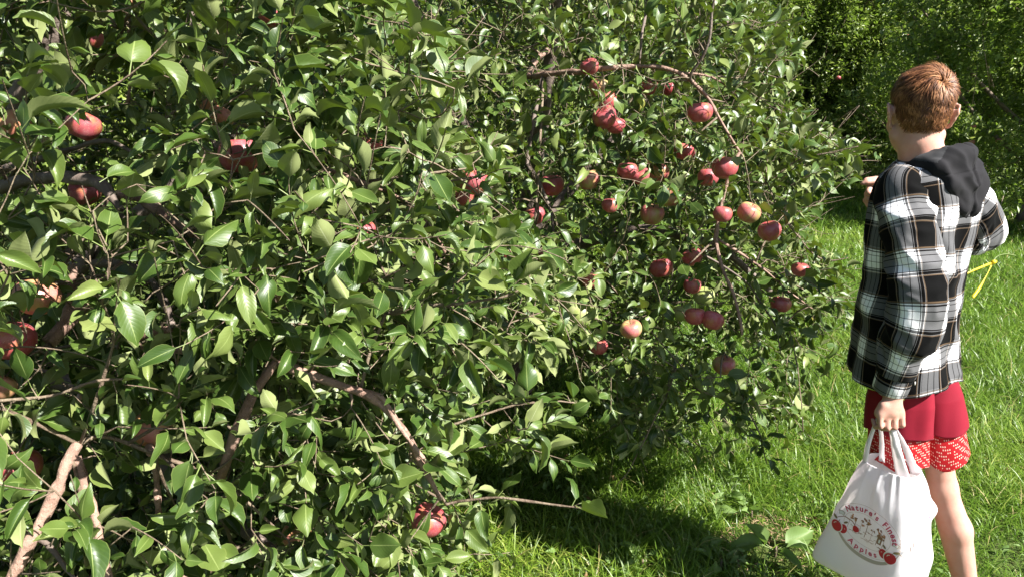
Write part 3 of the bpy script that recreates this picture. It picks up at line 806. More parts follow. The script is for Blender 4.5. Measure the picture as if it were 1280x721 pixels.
FAR = [  # x, y, scale xy, scale z, rot, label
 (6.35, 9.1, 1.0, 1.0, 0.3, 0, 'big sunlit apple tree directly behind the boy, reaching to the right edge'),
 (4.75, 13.4, 1.05, 1.05, 2.1, 1, 'shadowed apple tree across the lane, between the middle tree and the boy'),
 (1.6, 14.2, 1.0, 1.05, 1.7, 0, 'far apple tree behind the top right edge of the middle tree'),
 (-4.4, 7.2, 0.95, 0.9, 0.8, 0, 'neighbouring apple tree directly behind the leaves of the left tree'),
 (-2.0, 8.0, 0.9, 0.8, 2.8, 1, 'apple tree seen through gaps between the left and the middle trees'),
 (-7.6, 11.5, 1.2, 1.2, 1.8, 1, 'outermost tree beyond the left edge, glimpsed through the leaves'),
 (-1.0, 12.9, 1.0, 1.1, 4.0, 0, 'distant apple tree glimpsed above the top of the middle tree'),
 (-3.9, 12.6, 1.05, 1.1, 5.2, 1, 'distant apple tree hidden behind the leaves of the left tree'),
 (8.9, 12.8, 1.15, 1.25, 1.2, 1, 'farther apple tree rising behind the big sunlit one at the right edge'),
 (1.0, 17.0, 1.3, 1.5, 0.9, 0, 'tall dim tree in the second row beyond the lane, left of the gap'),
 (5.7, 17.2, 1.35, 1.6, 3.3, 1, 'tall dim tree in the second row beyond the lane, over the gap'),
 (-4.0, 17.0, 1.3, 1.6, 2.3, 0, 'tall dim tree in the second row behind the far left trees'),
 (3.3, 18.5, 1.4, 1.7, 5.3, 1, 'tall dim tree in the second row, filling the gap above the raised hand'),
 (8.0, 16.0, 1.3, 1.5, 2.6, 0, 'tall dim tree in the second row behind the head of the boy'),
 (6.2, 13.2, 0.9, 0.95, 0.4, 1, 'shaded apple tree wedged between the lane trees behind the head of the boy'),
 (10.6, 17.0, 1.35, 1.6, 4.3, 1, 'tall dim tree in the second row at the far right'),
]
protos = [far_tree_proto(61, 2.15, 2.0, 4.3, 52000), far_tree_proto(83, 2.1, 2.2, 4.1, 52000)]
used = [False, False]
for (x, y, s, sz_, rot, pk, lb) in FAR:
    o = protos[pk] if not used[pk] else copy_tree(protos[pk]); used[pk] = True
    o.location = (x, y, 0); o.scale = (s, s, sz_); o.rotation_euler = (0, 0, rot)
    tag(o, lb, 'tree', 'apple trees in the rows across the lane')
for k, (px, py, d, lb) in enumerate([(1048, 98, 10.6, 'tiny red apple alone in the dark trees left of the head of the boy'), (1216, 160, 8.0, 'faint reddish apple in the sunlit tree just right of the ear'),
        (1249, 177, 7.9, 'far reddish apple level with the hood, near the right edge'), (1215, 178, 8.0, 'far orange-red apple in the sunlit tree just above the hood'), (1136, 46, 8.3, 'far pale red apple above the head of the boy')]):
    apple(P(px, py, d+0.45), 0.075, 'O' if k in (3, 4) else 'R', lb, 'apples on the trees across the lane', 900+k)
# ------------------------------------------------------------------ surface nets (smooth solid bodies from distance fields)
class SDF:
    def __init__(s, lo, hi, h):
        s.lo = np.array(lo, float); s.h = h; s.n = np.ceil((np.array(hi)-s.lo)/h).astype(int)+1
        s.f = np.full(s.n, 0.06, np.float32)
    def blk(s, lo, hi):
        a = np.clip(np.floor((lo-s.lo)/s.h).astype(int), 0, s.n-1); b = np.clip(np.ceil((hi-s.lo)/s.h).astype(int)+1, 0, s.n)
        sl = tuple(slice(a[i], b[i]) for i in range(3))
        g = np.stack(np.meshgrid(*[s.lo[i]+s.h*np.arange(a[i], b[i]) for i in range(3)], indexing='ij'), -1).astype(np.float32)
        return sl, g
    def smin(s, sl, d, k):
        f = s.f[sl]
        h = np.clip(0.5+0.5*(f-d)/k, 0, 1); s.f[sl] = f*(1-h)+d*h-k*h*(1-h)
    def cap(s, a, b, ra, rb, k=0.012):
        a = np.array(a, float); b = np.array(b, float); m = max(ra, rb)+0.04
        sl, g = s.blk(np.minimum(a, b)-m, np.maximum(a, b)+m)
        v = b-a; L = np.dot(v, v)+1e-12; t = np.clip(((g-a)@v)/L, 0, 1)
        t2 = t*t*(3-2*t)
        d = np.linalg.norm(g-a-t[..., None]*v, axis=-1)-(ra+(rb-ra)*t2); s.smin(sl, d.astype(np.float32), k)
    def chain(s, pts, rs, k=0.012):
        for i in range(len(pts)-1): s.cap(pts[i], pts[i+1], rs[i], rs[i+1], k)
    def ell(s, c, r, k=0.012, M=None, sub=False):
        c = np.array(c, float); r = np.array(r, float); m = max(r)+0.04
        sl, g = s.blk(c-m, c+m); q = g-c
        if M is not None: q = q@np.asarray(M)      # columns of M = local axes
        k0 = np.linalg.norm(q/r, axis=-1); k1 = np.linalg.norm(q/(r*r), axis=-1)+1e-9
        d = (k0*(k0-1)/k1).astype(np.float32)
        if sub:
            f = s.f[sl]; d = -d; h = np.clip(0.5-0.5*(f-d)/k, 0, 1); s.f[sl] = f*(1-h)+d*h+k*h*(1-h)
        else: s.smin(sl, d, k)
    def mesh(s):
        f = s.f; n = f.shape; ins = f < 0
        cnt = np.zeros(tuple(x-1 for x in n), np.uint8); sm = np.zeros((*cnt.shape, 3), np.float32)
        corner = [(i, j, k) for i in (0, 1) for j in (0, 1) for k in (0, 1)]
        def sl(c): return tuple(slice(c[i], n[i]-1+c[i]) for i in range(3))
        tot = sum(ins[sl(c)].astype(np.uint8) for c in corner); act = (tot > 0) & (tot < 8)
        idx = np.argwhere(act); vid = np.full(cnt.shape, -1, np.int32); vid[act] = np.arange(len(idx))
        acc = np.zeros((len(idx), 3)); c_ = np.zeros(len(idx))
        for a in range(3):
            for c in corner:
                if c[a]: continue
                e = list(c); e[a] = 1
                fa = f[idx[:, 0]+c[0], idx[:, 1]+c[1], idx[:, 2]+c[2]]; fb = f[idx[:, 0]+e[0], idx[:, 1]+e[1], idx[:, 2]+e[2]]
                m = (fa < 0) != (fb < 0); t = np.where(m, fa/np.where(m, fa-fb, 1), 0)
                p = np.array(c)[None]+np.zeros((len(idx), 3)); p[:, a] += t; acc += p*m[:, None]; c_ += m
        V = s.lo+s.h*(idx+acc/c_[:, None])
        Fs = []
        for a in range(3):
            b, c = (a+1) % 3, (a+2) % 3
            s0 = [slice(None)]*3; s1 = [slice(None)]*3
            for ax in (b, c): s0[ax] = slice(1, n[ax]-1); s1[ax] = slice(1, n[ax]-1)
            s0[a] = slice(0, n[a]-1); s1[a] = slice(1, n[a])
            A = ins[tuple(s0)]; B = ins[tuple(s1)]
            for flip, mm in ((False, A & ~B), (True, ~A & B)):
                e = np.argwhere(mm)
                if not len(e): continue
                e[:, b] += 1; e[:, c] += 1
                def v(db, dc):
                    q = e.copy(); q[:, b] += db; q[:, c] += dc; return vid[q[:, 0], q[:, 1], q[:, 2]]
                F = np.stack([v(-1, -1), v(0, -1), v(0, 0), v(-1, 0)], 1)
                Fs.append(F[:, ::-1] if flip else F)
        F = np.concatenate(Fs); F = F[(F >= 0).all(1)]
        # light laplacian smoothing
        for it in range(2):
            S = np.zeros_like(V); N = np.zeros(len(V))
            for i in range(4):
                np.add.at(S, F[:, i], V[F[:, (i+1) % 4]]); np.add.at(N, F[:, i], 1)
            V = V*0.5+0.5*S/np.maximum(N, 1)[:, None]
        return V, F

# ------------------------------------------------------------------ the boy
BX, BY, YAW = 1.085, 1.95, 35.0
BOY = empty('person', (BX, BY, 0), 'red-haired boy seen from behind in plaid shirt, dark hood and red shorts carrying a bag', 'person')
cy_, sy_ = math.cos(R(YAW)), math.sin(R(YAW))
def Lc(x, y, z, yaw=None):            # body frame (x right, y forward) -> world-aligned, relative to the root
    c, s = (cy_, sy_) if yaw is None else (math.cos(R(yaw)), math.sin(R(yaw)))
    return np.array([x*c-y*s, x*s+y*c, z])
HY = -11.0                               # the head turns a little back to the right
HC = np.array([-0.034, 0.010, 1.546])
hx, hy_ = Lc(1, 0, 0, HY), Lc(0, 1, 0, HY); hz = np.array([0, 0, 1.0])
tl = R(-3); hyt = hy_*math.cos(tl)-hz*math.sin(tl)*-1; hyt = norm(hyt); hzt = np.cross(hx, hyt)
def Hd(x, y, z): return HC+hx*x+hyt*y+hzt*z
HM = np.stack([hx, hyt, hzt], 1)
def rel(w): return np.asarray(w)-np.array([BX, BY, 0])
# joints
shL, shR = Lc(-0.112, 0, 1.352), Lc(0.130, 0, 1.350)
elL = np.array([-0.078, -0.172, 1.085])
haL = rel(P(1112, 516, 1.925)); wrL = haL+np.array([0.010, 0.012, 0.055])
elR = np.array([0.240, 0.125, 1.205]); haR = rel(P(1099, 240, 2.12)); wrR = haR+norm(elR-haR)*0.075
hipL, hipR = Lc(-0.060, 0, 0.84)+np.array([0.036, 0, 0]), Lc(0.065, 0, 0.84)+np.array([0.036, 0, 0])
knL, knR = np.array([0.030, -0.02, 0.465]), np.array([0.182, 0.0, 0.475])
anL, anR = np.array([0.015, -0.03, 0.085]), np.array([0.290, -0.060, 0.095])
def build_body():
    s = SDF((-0.42, -0.34, -0.01), (0.62, 0.46, 1.70), 0.0042)
    # torso
    s.ell(Lc(0, 0, 0.90)+np.array([0.035, 0, 0]), (0.115, 0.085, 0.12), 0.03, HMb); s.ell(Lc(0, 0, 1.08), (0.105, 0.075, 0.16), 0.05, HMb)
    s.ell(Lc(0, 0, 1.26), (0.125, 0.080, 0.15), 0.05, HMb)
    s.cap(shL, shR, 0.036, 0.036, 0.03); s.cap(Lc(0, 0, 1.36), Lc(0, 0.01, 1.42), 0.07, 0.055, 0.04)
    s.cap(Lc(0, -0.005, 1.38), Hd(0, -0.018, -0.075), 0.052, 0.050, 0.025)
    # head
    s.ell(Hd(0, -0.012, 0.016), (0.067, 0.087, 0.081), 0.02, HM)
    s.ell(Hd(0, 0.030, -0.040), (0.056, 0.060, 0.066), 0.025, HM)
    s.cap(Hd(0, 0.062, -0.092), Hd(0, 0.045, -0.080), 0.019, 0.024, 0.02)
    for q in (-1, 1):
        s.cap(Hd(q*0.050, -0.004, -0.058), Hd(q*0.014, 0.066, -0.092), 0.018, 0.014, 0.015)
        s.ell(Hd(q*0.034, 0.078, 0.000), (0.016, 0.010, 0.010), 0.008, HM, sub=True)
        s.ell(Hd(q*0.031, 0.0735, -0.002), (0.0125, 0.0125, 0.0105), 0.002, HM)
        s.ell(Hd(q*0.040, 0.055, -0.035), (0.020, 0.020, 0.018), 0.015, HM)
        s.cap(Hd(q*0.017, 0.086, 0.016), Hd(q*0.045, 0.076, 0.017), 0.005, 0.004, 0.008)
        # ear: rim, lobe, bowl
        rim = [Hd(q*0.068, 0.004, -0.018), Hd(q*0.075, -0.004, 0.006), Hd(q*0.080, -0.014, 0.018), Hd(q*0.083, -0.026, 0.014), Hd(q*0.082, -0.031, -0.002), Hd(q*0.077, -0.025, -0.020), Hd(q*0.070, -0.012, -0.036), Hd(q*0.065, -0.004, -0.040)]
        s.chain(rim, [0.0042]*6+[0.0058, 0.0048], 0.004)
        s.ell(Hd(q*0.074, -0.015, -0.006), (0.0045, 0.014, 0.022), 0.004, HM)
        s.cap(Hd(q*0.066, -0.010, 0.002), Hd(q*0.076, -0.018, -0.006), 0.012, 0.007, 0.006)
    s.chain([Hd(0, 0.082, 0.008), Hd(0, 0.098, -0.016), Hd(0, 0.106, -0.030)], [0.007, 0.009, 0.010], 0.008)
    for q in (-1, 1): s.cap(Hd(q*0.010, 0.092, -0.033), Hd(q*0.006, 0.098, -0.034), 0.0065, 0.006, 0.004)
    s.cap(Hd(-0.019, 0.080, -0.061), Hd(0.019, 0.080, -0.061), 0.006, 0.006, 0.005); s.cap(Hd(0, 0.090, -0.056), Hd(0, 0.089, -0.064), 0.006, 0.007, 0.006)
    s.cap(Hd(-0.016, 0.079, -0.071), Hd(0.016, 0.079, -0.071), 0.006, 0.006, 0.003)
    # arms
    for sh, el, wr in ((shL, elL, wrL), (shR, elR, wrR)):
        s.cap(sh, el, 0.040, 0.033, 0.02); s.cap(el, el*0.65+wr*0.35, 0.035, 0.036, 0.015); s.cap(el*0.65+wr*0.35, wr, 0.036, 0.023, 0.015)
    # legs
    for hp, kn, an, fy in ((hipL, knL, anL, 36), (hipR, knR, anR, 48)):
        s.cap(hp, kn, 0.064, 0.038, 0.03)
        bk = -Lc(0, 1, 0); md = kn*0.68+an*0.32
        s.cap(kn+bk*0.004, md+bk*0.016, 0.032, 0.037, 0.02); s.cap(md+bk*0.016, an+bk*0.004, 0.036, 0.024, 0.02); s.cap(kn-bk*0.008, an-bk*0.004, 0.034, 0.024, 0.02)
        f = Lc(0, 1, 0, fy); hl = an+bk*0.028+np.array([0, 0, -0.052]); s.cap(an, hl, 0.030, 0.028, 0.015)
        s.cap(hl, an+f*0.12+np.array([0, 0, -0.062]), 0.029, 0.022, 0.015); s.cap(an, an+f*0.12+np.array([0, 0, -0.062]), 0.030, 0.020, 0.02)
        rt = Lc(1, 0, 0, fy)
        for q in range(5):
            b0 = an+f*0.115+rt*(q-2)*0.016+np.array([0, 0, -0.064]); s.cap(b0, b0+f*(0.045-abs(q-1.4)*0.006)+np.array([0, 0, -0.006]), 0.011, 0.0085, 0.004)
    # left hand: a fist round the handles. fingers side by side along ex, curling back under
    ex = norm(np.array([1.0, 0.10, 0.05])); ey = norm(np.array([-0.08, 1.0, -0.05])); ez = np.array([0, 0, 1.0])
    kn0 = haL
    s.cap(wrL, haL+ez*0.008, 0.023, 0.022, 0.012)
    s.cap(haL+ez*0.022-ex*0.018, haL+ez*0.004-ex*0.026, 0.015, 0.014, 0.010); s.cap(haL+ez*0.022+ex*0.014, haL+ez*0.004+ex*0.024, 0.015, 0.014, 0.010)
    s.cap(haL-ex*0.024, haL+ex*0.022, 0.0145, 0.0145, 0.008)
    for q in range(4):
        o = haL+ex*(-0.0295+q*0.0196)-ey*0.006; ln = (0.036, 0.044, 0.043, 0.038)[q]; r_ = (0.0074, 0.0082, 0.0084, 0.0080)[q]
        a = o+ez*0.000; b = o-ez*ln*0.80-ey*0.008+ex*0.001; c = b-ez*0.011+ey*0.022; d = c+ey*0.016+ez*0.014
        s.cap(a, b, r_*1.12, r_, 0.0025); s.cap(b, c, r_, r_*0.92, 0.0025); s.cap(c, d, r_*0.92, r_*0.85, 0.0025)
    s.chain([haL+ex*0.022+ez*0.020+ey*0.008, haL+ex*0.034-ez*0.002+ey*0.022, haL+ex*0.020-ez*0.022+ey*0.032, haL-ex*0.004-ez*0.030+ey*0.034], [0.013, 0.011, 0.010, 0.008], 0.005)
    # right hand pinching a leaf: fingers point away from the body, towards the left
    fx = norm(np.array([-1.0, 0.05, 0.20])); fz = norm(np.array([0.2, -0.35, 1.0])); fyv = np.cross(fz, fx)
    s.cap(wrR, haR-fx*0.02, 0.022, 0.020, 0.012)
    for q in range(4):
        o = haR+fz*(0.020-q*0.0165)-fx*0.004
        s.cap(haR-fx*0.035+fz*(0.010-q*0.008), o, 0.013, 0.0095, 0.008)
        ln = (0.030, 0.034, 0.032, 0.026)[q]
        b = o+fx*ln+fz*(0.004-0.003*q)-fyv*0.004; c = b+fx*(0.010-0.006*q)-fz*(0.012 if q == 0 else 0.008)+fyv*0.014; d = c-fx*0.010-fz*0.004+fyv*0.010
        if q == 0: c = b+fx*0.018-fz*0.004+fyv*0.002; d = c+fx*0.010-fz*0.007
        s.cap(o, b, 0.0095, 0.0085, 0.003); s.cap(b, c, 0.0085, 0.0078, 0.003); s.cap(c, d, 0.0078, 0.0068, 0.003)
    s.chain([haR-fx*0.020+fz*0.010-fyv*0.014, haR+fx*0.014+fz*0.026-fyv*0.020, haR+fx*0.046+fz*0.022-fyv*0.010], [0.013, 0.0105, 0.0085], 0.005)
    return s.mesh()
HMb = np.stack([Lc(1, 0, 0), Lc(0, 1, 0), hz], 1)

def skin_mat():
    m, t, out = newmat('fair_skin'); b = NB(t); tc = b.n('ShaderNodeTexCoord').outputs['Object']
    n = b.noise(9, 3, 0.5, tc); n2 = b.noise(160, 3, 0.6, tc)
    c = b.mix(n, (0.43, 0.235, 0.18), (0.52, 0.32, 0.25)); c = b.mix(b.ramp(b.noise(38, 4, 0.65, tc), [(0.42, 0.0), (0.70, 0.55)]), c, (0.46, 0.19, 0.14)); c = b.mix(b.math('MULTIPLY', n2, 0.25), c, (0.52, 0.25, 0.17))
    t.links.new(b.bsdf(c, 0.52, b.bump(n2, 0.15, 0.001), 0.4, **{'Subsurface Weight': 0.12, 'Subsurface Radius': (0.012, 0.005, 0.003), 'Subsurface Scale': 0.5}), out.inputs[0]); return m
M_SKIN = skin_mat()
bv, bf = build_body(); obj('body', bv, bf, M_SKIN, BOY)

# ---- hair
def hair():
    m, t, out = newmat('auburn_hair'); b = NB(t)
    rnd = b.n('ShaderNodeAttribute', attribute_name='rnd').outputs['Fac']
    c = b.ramp(rnd, [(0, (0.045, 0.016, 0.007)), (0.5, (0.145, 0.056, 0.021)), (1.0, (0.40, 0.185, 0.075))])
    t.links.new(b.bsdf(c, 0.52, None, 0.28), out.inputs[0])
    def surf(u):  # direction in the head frame -> skull point
        r = 1/np.sqrt((u[:, 0]/0.0685)**2+(u[:, 1]/0.0885)**2+(u[:, 2]/0.083)**2)
        return u*r[:, None]+np.array([0, -0.012, 0.018])
    def hairy(p):   # p in head frame: hair line
        front = p[:, 1] > 0.045+0.02*np.clip(p[:, 2]/0.08, -1, 1)
        low_f = (p[:, 1] > 0.006) & (p[:, 2] < 0.034+0.45*np.clip(p[:, 1], 0, 1))
        ear = (np.abs(p[:, 0]) > 0.045) & (p[:, 1] > -0.034) & (p[:, 2] < 0.022)
        side = (p[:, 1] > -0.045) & (p[:, 2] < -0.01)
        nape = p[:, 2] < -0.066
        return ~((front & (p[:, 2] < 0.075)) | low_f | ear | side | nape)
    n = 17000; u = norm(rng.normal(0, 1, (n*3, 3))); p = surf(u); p = p[hairy(p)][:n]; n = len(p)
    nrm_ = norm((p-np.array([0, -0.012, 0.018]))/np.array([0.0705, 0.0905, 0.086])**2)
    wh = np.array([0.022, -0.085, 0.070]); v = p-wh; v = v-nrm_*np.sum(v*nrm_, 1, keepdims=True); dist = np.linalg.norm(p-wh, axis=1)
    swirl = np.cross(nrm_, norm(v)); fl = norm(norm(v)+swirl*np.clip(0.9-dist*9, 0, 0.9)[:, None])
    top = np.clip((p[:, 2]-0.02)/0.06, 0, 1)
    down = np.zeros((n, 3)); down[:, 2] = -1; down[:, 1] = -0.15
    fl = norm(fl*(0.25+0.75*top)[:, None]+down*(1-top)[:, None]*0.9)
    clump = noise3(p, 48, 5)[:, None]*swirl*1.5+noise3(p, 110, 6)[:, None]*swirl*0.7
    clump = clump+noise3(p, 55, 7)[:, None]*nrm_*0.25*top[:, None]
    fl = norm(fl+clump)
    near = np.exp(-(dist/0.045)**2)
    L = (0.013+0.026*top+0.014*near)*rng.uniform(0.6, 1.2, n); lift = 0.16+0.36*top+0.75*near+rng.uniform(0, 0.30, n)
    lift = lift*(0.6+0.8*(noise3(p, 60, 9)*0.5+0.5))
    K = 5; side = norm(np.cross(fl, nrm_)); V = np.zeros((n, 2*(K+1), 3)); q = p-nrm_*0.001; d = norm(fl+nrm_*lift[:, None]*1.5)
    for k in range(K+1):
        w = 0.0010*(1-(k/K)**1.5)+0.00012
        V[:, 2*k] = q-side*w; V[:, 2*k+1] = q+side*w
        q = q+d*(L/K)[:, None]; d = norm(d-nrm_*(0.24*lift+0.10)[:, None]+fl*0.16+down*0.05+rng.normal(0, 0.05, (n, 3)))
    Vw = HC+(V.reshape(-1, 3)@HM.T)
    base = (np.arange(n)*2*(K+1))[:, None, None]; F = (base+np.array([[2*k, 2*k+1, 2*k+3, 2*k+2] for k in range(K)])[None]).reshape(-1, 4)
    rn = np.clip(0.5+0.35*noise3(p, 90, 12)+rng.normal(0, 0.2, n), 0, 1); RN = np.repeat(rn, 2*(K+1))
    # scalp cap under the strands
    nu, nv = 90, 60; th = np.linspace(0.001, math.pi-0.001, nv); ph = np.linspace(0, 2*math.pi, nu, endpoint=False); TH, PH = np.meshgrid(th, ph, indexing='ij')
    U = np.stack([np.sin(TH)*np.cos(PH), np.sin(TH)*np.sin(PH), np.cos(TH)], -1).reshape(-1, 3); S = surf(U); hs = hairy(S)
    S = S+norm(U)*0.001+(norm(U)*noise3(S, 90, 3)[:, None]*0.0012)
    i = np.arange(nv-1)[:, None]*nu; j = np.arange(nu)[None]; j2 = (j+1) % nu
    G = np.stack([i+j, i+nu+j, i+nu+j2, i+j2], -1).reshape(-1, 4); G = G[hs[G].all(1)]
    Vc = HC+S@HM.T
    obj('hair', np.concatenate([Vw, Vc]), np.concatenate([F, G+len(Vw)]), m, BOY, attrs={'rnd': np.concatenate([RN, np.full(len(Vc), 0.25)])})
    # eyebrows belong to the hair's colour, kept as a part
    a = Acc()
    for q in (-1, 1): a.tube(np.array([Hd(q*0.016, 0.090, 0.020), Hd(q*0.032, 0.086, 0.024), Hd(q*0.047, 0.074, 0.019)]), [0.002, 0.0025, 0.001], 6)
    a.obj('eyebrows', m, BOY, attrs=None)
    me, te, oe = newmat('eye'); be = NB(te); te.links.new(be.bsdf((0.75, 0.74, 0.72), 0.1), oe.inputs[0])
    md, td, od = newmat('iris'); bd = NB(td); td.links.new(bd.bsdf((0.05, 0.08, 0.09), 0.1), od.inputs[0])
    for q in (-1, 1):
        c = Hd(q*0.031, 0.0765, -0.001); V, F = apple_sphere(0.0108); e = obj('eye', V@HM.T+c, F, me, BOY)
        V, F = apple_sphere(0.0052); obj('iris', (V*np.array([1, 0.45, 1]))@HM.T+c+hyt*0.0092, F, md, e)
def apple_sphere(r, nu=14, nv=10):
    th = np.linspace(0.01, math.pi-0.01, nv); ph = np.linspace(0, 2*math.pi, nu, endpoint=False); TH, PH = np.meshgrid(th, ph, indexing='ij')
    V = r*np.stack([np.sin(TH)*np.cos(PH), np.sin(TH)*np.sin(PH), np.cos(TH)], -1).reshape(-1, 3)
    i = np.arange(nv-1)[:, None]*nu; j = np.arange(nu)[None]; j2 = (j+1) % nu
    return V, np.stack([i+j, i+nu+j, i+nu+j2, i+j2], -1).reshape(-1, 4)
hair()

# ---- plaid cloth: warp and weft stripes crossing
def plaid():
    m, t, out = newmat('plaid_flannel'); b = NB(t); tc = b.n('ShaderNodeTexCoord')
    sp = b.n('ShaderNodeSeparateXYZ', inp={0: tc.outputs['UV']})
    B0, G0, W0, N0 = 0.0, 0.35, 1.0, 0.7
    def stripes(sock, per, off, fine):
        f = b.math('FRACT', b.math('ADD', b.math('MULTIPLY', sock, 1/per), off))
        base = b.ramp(f, [(0.0, 0.0), (0.41, 0.30), (0.435, 1.0), (0.45, 0.10), (0.50, 1.0), (0.66, 0.35), (0.675, 1.0), (0.80, 0.35), (0.815, 1.0), (0.93, 0.15), (0.95, 0.9), (0.97, 0.2)], 'CONSTANT')
        fi = b.math('GREATER_THAN', b.math('SINE', b.math('MULTIPLY', sock, 6.2832/fine)), 0.1)
        zone = b.ramp(f, [(0.0, 0.0), (0.41, 1.0), (0.53, 0.0), (0.88, 1.0), (0.99, 0.0)], 'CONSTANT')
        base = b.math('SUBTRACT', base, b.math('MULTIPLY', b.math('MULTIPLY', fi, zone), 0.85), clamp=True)
        tan = b.ramp(f, [(0.0, 0.0), (0.415, 1.0), (0.44, 0.0), (0.935, 0.0), (0.94, 1.0), (0.965, 0.0)], 'CONSTANT')
        return base, tan
    w1, t1 = stripes(sp.outputs[0], 0.120, 0.08, 0.0078); w2, t2 = stripes(sp.outputs[1], 0.122, 0.10, 0.0076)
    v = b.math('MULTIPLY', b.math('ADD', w1, w2), 0.5)
    v = b.math('ADD', b.math('MULTIPLY', b.math('POWER', v, 3.0), 0.84), 0.0025)
    tw = b.n('ShaderNodeTexNoise', inp={'Vector': tc.outputs['UV'], 'Scale': 900.0, 'Detail': 2.0}).outputs[0]
    v = b.math('MULTIPLY', v, b.math('ADD', 0.72, b.math('MULTIPLY', tw, 0.56)))
    col = b.n('ShaderNodeCombineColor', inp={0: b.math('MULTIPLY', v, 0.98), 1: b.math('MULTIPLY', v, 0.975), 2: b.math('MULTIPLY', v, 1.01)}).outputs[0]
    col = b.mix(b.math('MULTIPLY', b.math('MAXIMUM', t1, t2), 0.30), col, (0.26, 0.17, 0.10))
    big = b.noise(14, 3, 0.5, tc.outputs['Object'])
    t.links.new(b.bsdf(col, 0.9, b.bump(b.math('ADD', tw, b.math('MULTIPLY', big, 3.0)), 0.25, 0.002), 0.06, **{'Sheen Weight': 0.02}), out.inputs[0]); return m
M_PLAID = plaid()
def cloth(name, c, rough=0.85, bumpsc=700):
    m, t, out = newmat(name); b = NB(t); tc = b.n('ShaderNodeTexCoord').outputs['Object']
    n = b.noise(bumpsc, 2, 0.5, tc); n2 = b.noise(25, 3, 0.5, tc)
    col = b.mix(n2, tuple(x*0.85 for x in c), tuple(min(1, x*1.15) for x in c)); col = b.mix(b.math('MULTIPLY', n, 0.3), col, tuple(min(1, x*1.6+0.01) for x in c))
    t.links.new(b.bsdf(col, rough, b.bump(n, 0.3, 0.001), 0.12, **{'Sheen Weight': 0.03}), out.inputs[0]); return m
M_HOOD = cloth('charcoal_sweatshirt', (0.011, 0.0105, 0.012))
M_LINING = cloth('grey_hood_lining', (0.035, 0.035, 0.037))
M_TEE = cloth('lime_tee', (0.50, 0.62, 0.12))
M_CRIM = cloth('crimson_jersey', (0.17, 0.006, 0.017), 0.6)

def loft(rings, uvs):
    n = len(rings); s = len(rings[0]); V = np.concatenate(rings); U = np.concatenate(uvs)
    i = np.arange(n-1)[:, None]*s; j = np.arange(s-1)[None]
    return V, np.stack([i+j, i+j+1, i+s+j+1, i+s+j], -1).reshape(-1, 4), U
def vnorm(V, F):
    n = np.cross(V[F[:, 2]]-V[F[:, 0]], V[F[:, 3]]-V[F[:, 1]]); N = np.zeros_like(V)
    for i in range(4): np.add.at(N, F[:, i], n)
    return norm(N)
def interp_rows(tab, n):
    tab = np.array(tab, float); t = np.linspace(0, 1, len(tab)); q = np.linspace(0, 1, n)
    s = smooth_poly(tab, 8); return np.stack([np.interp(q, np.linspace(0, 1, len(s)), s[:, k]) for k in range(tab.shape[1])], 1)
def ridged(p, sc, seed): return 1-2*np.sqrt(noise3(p, sc, seed)**2+0.012)

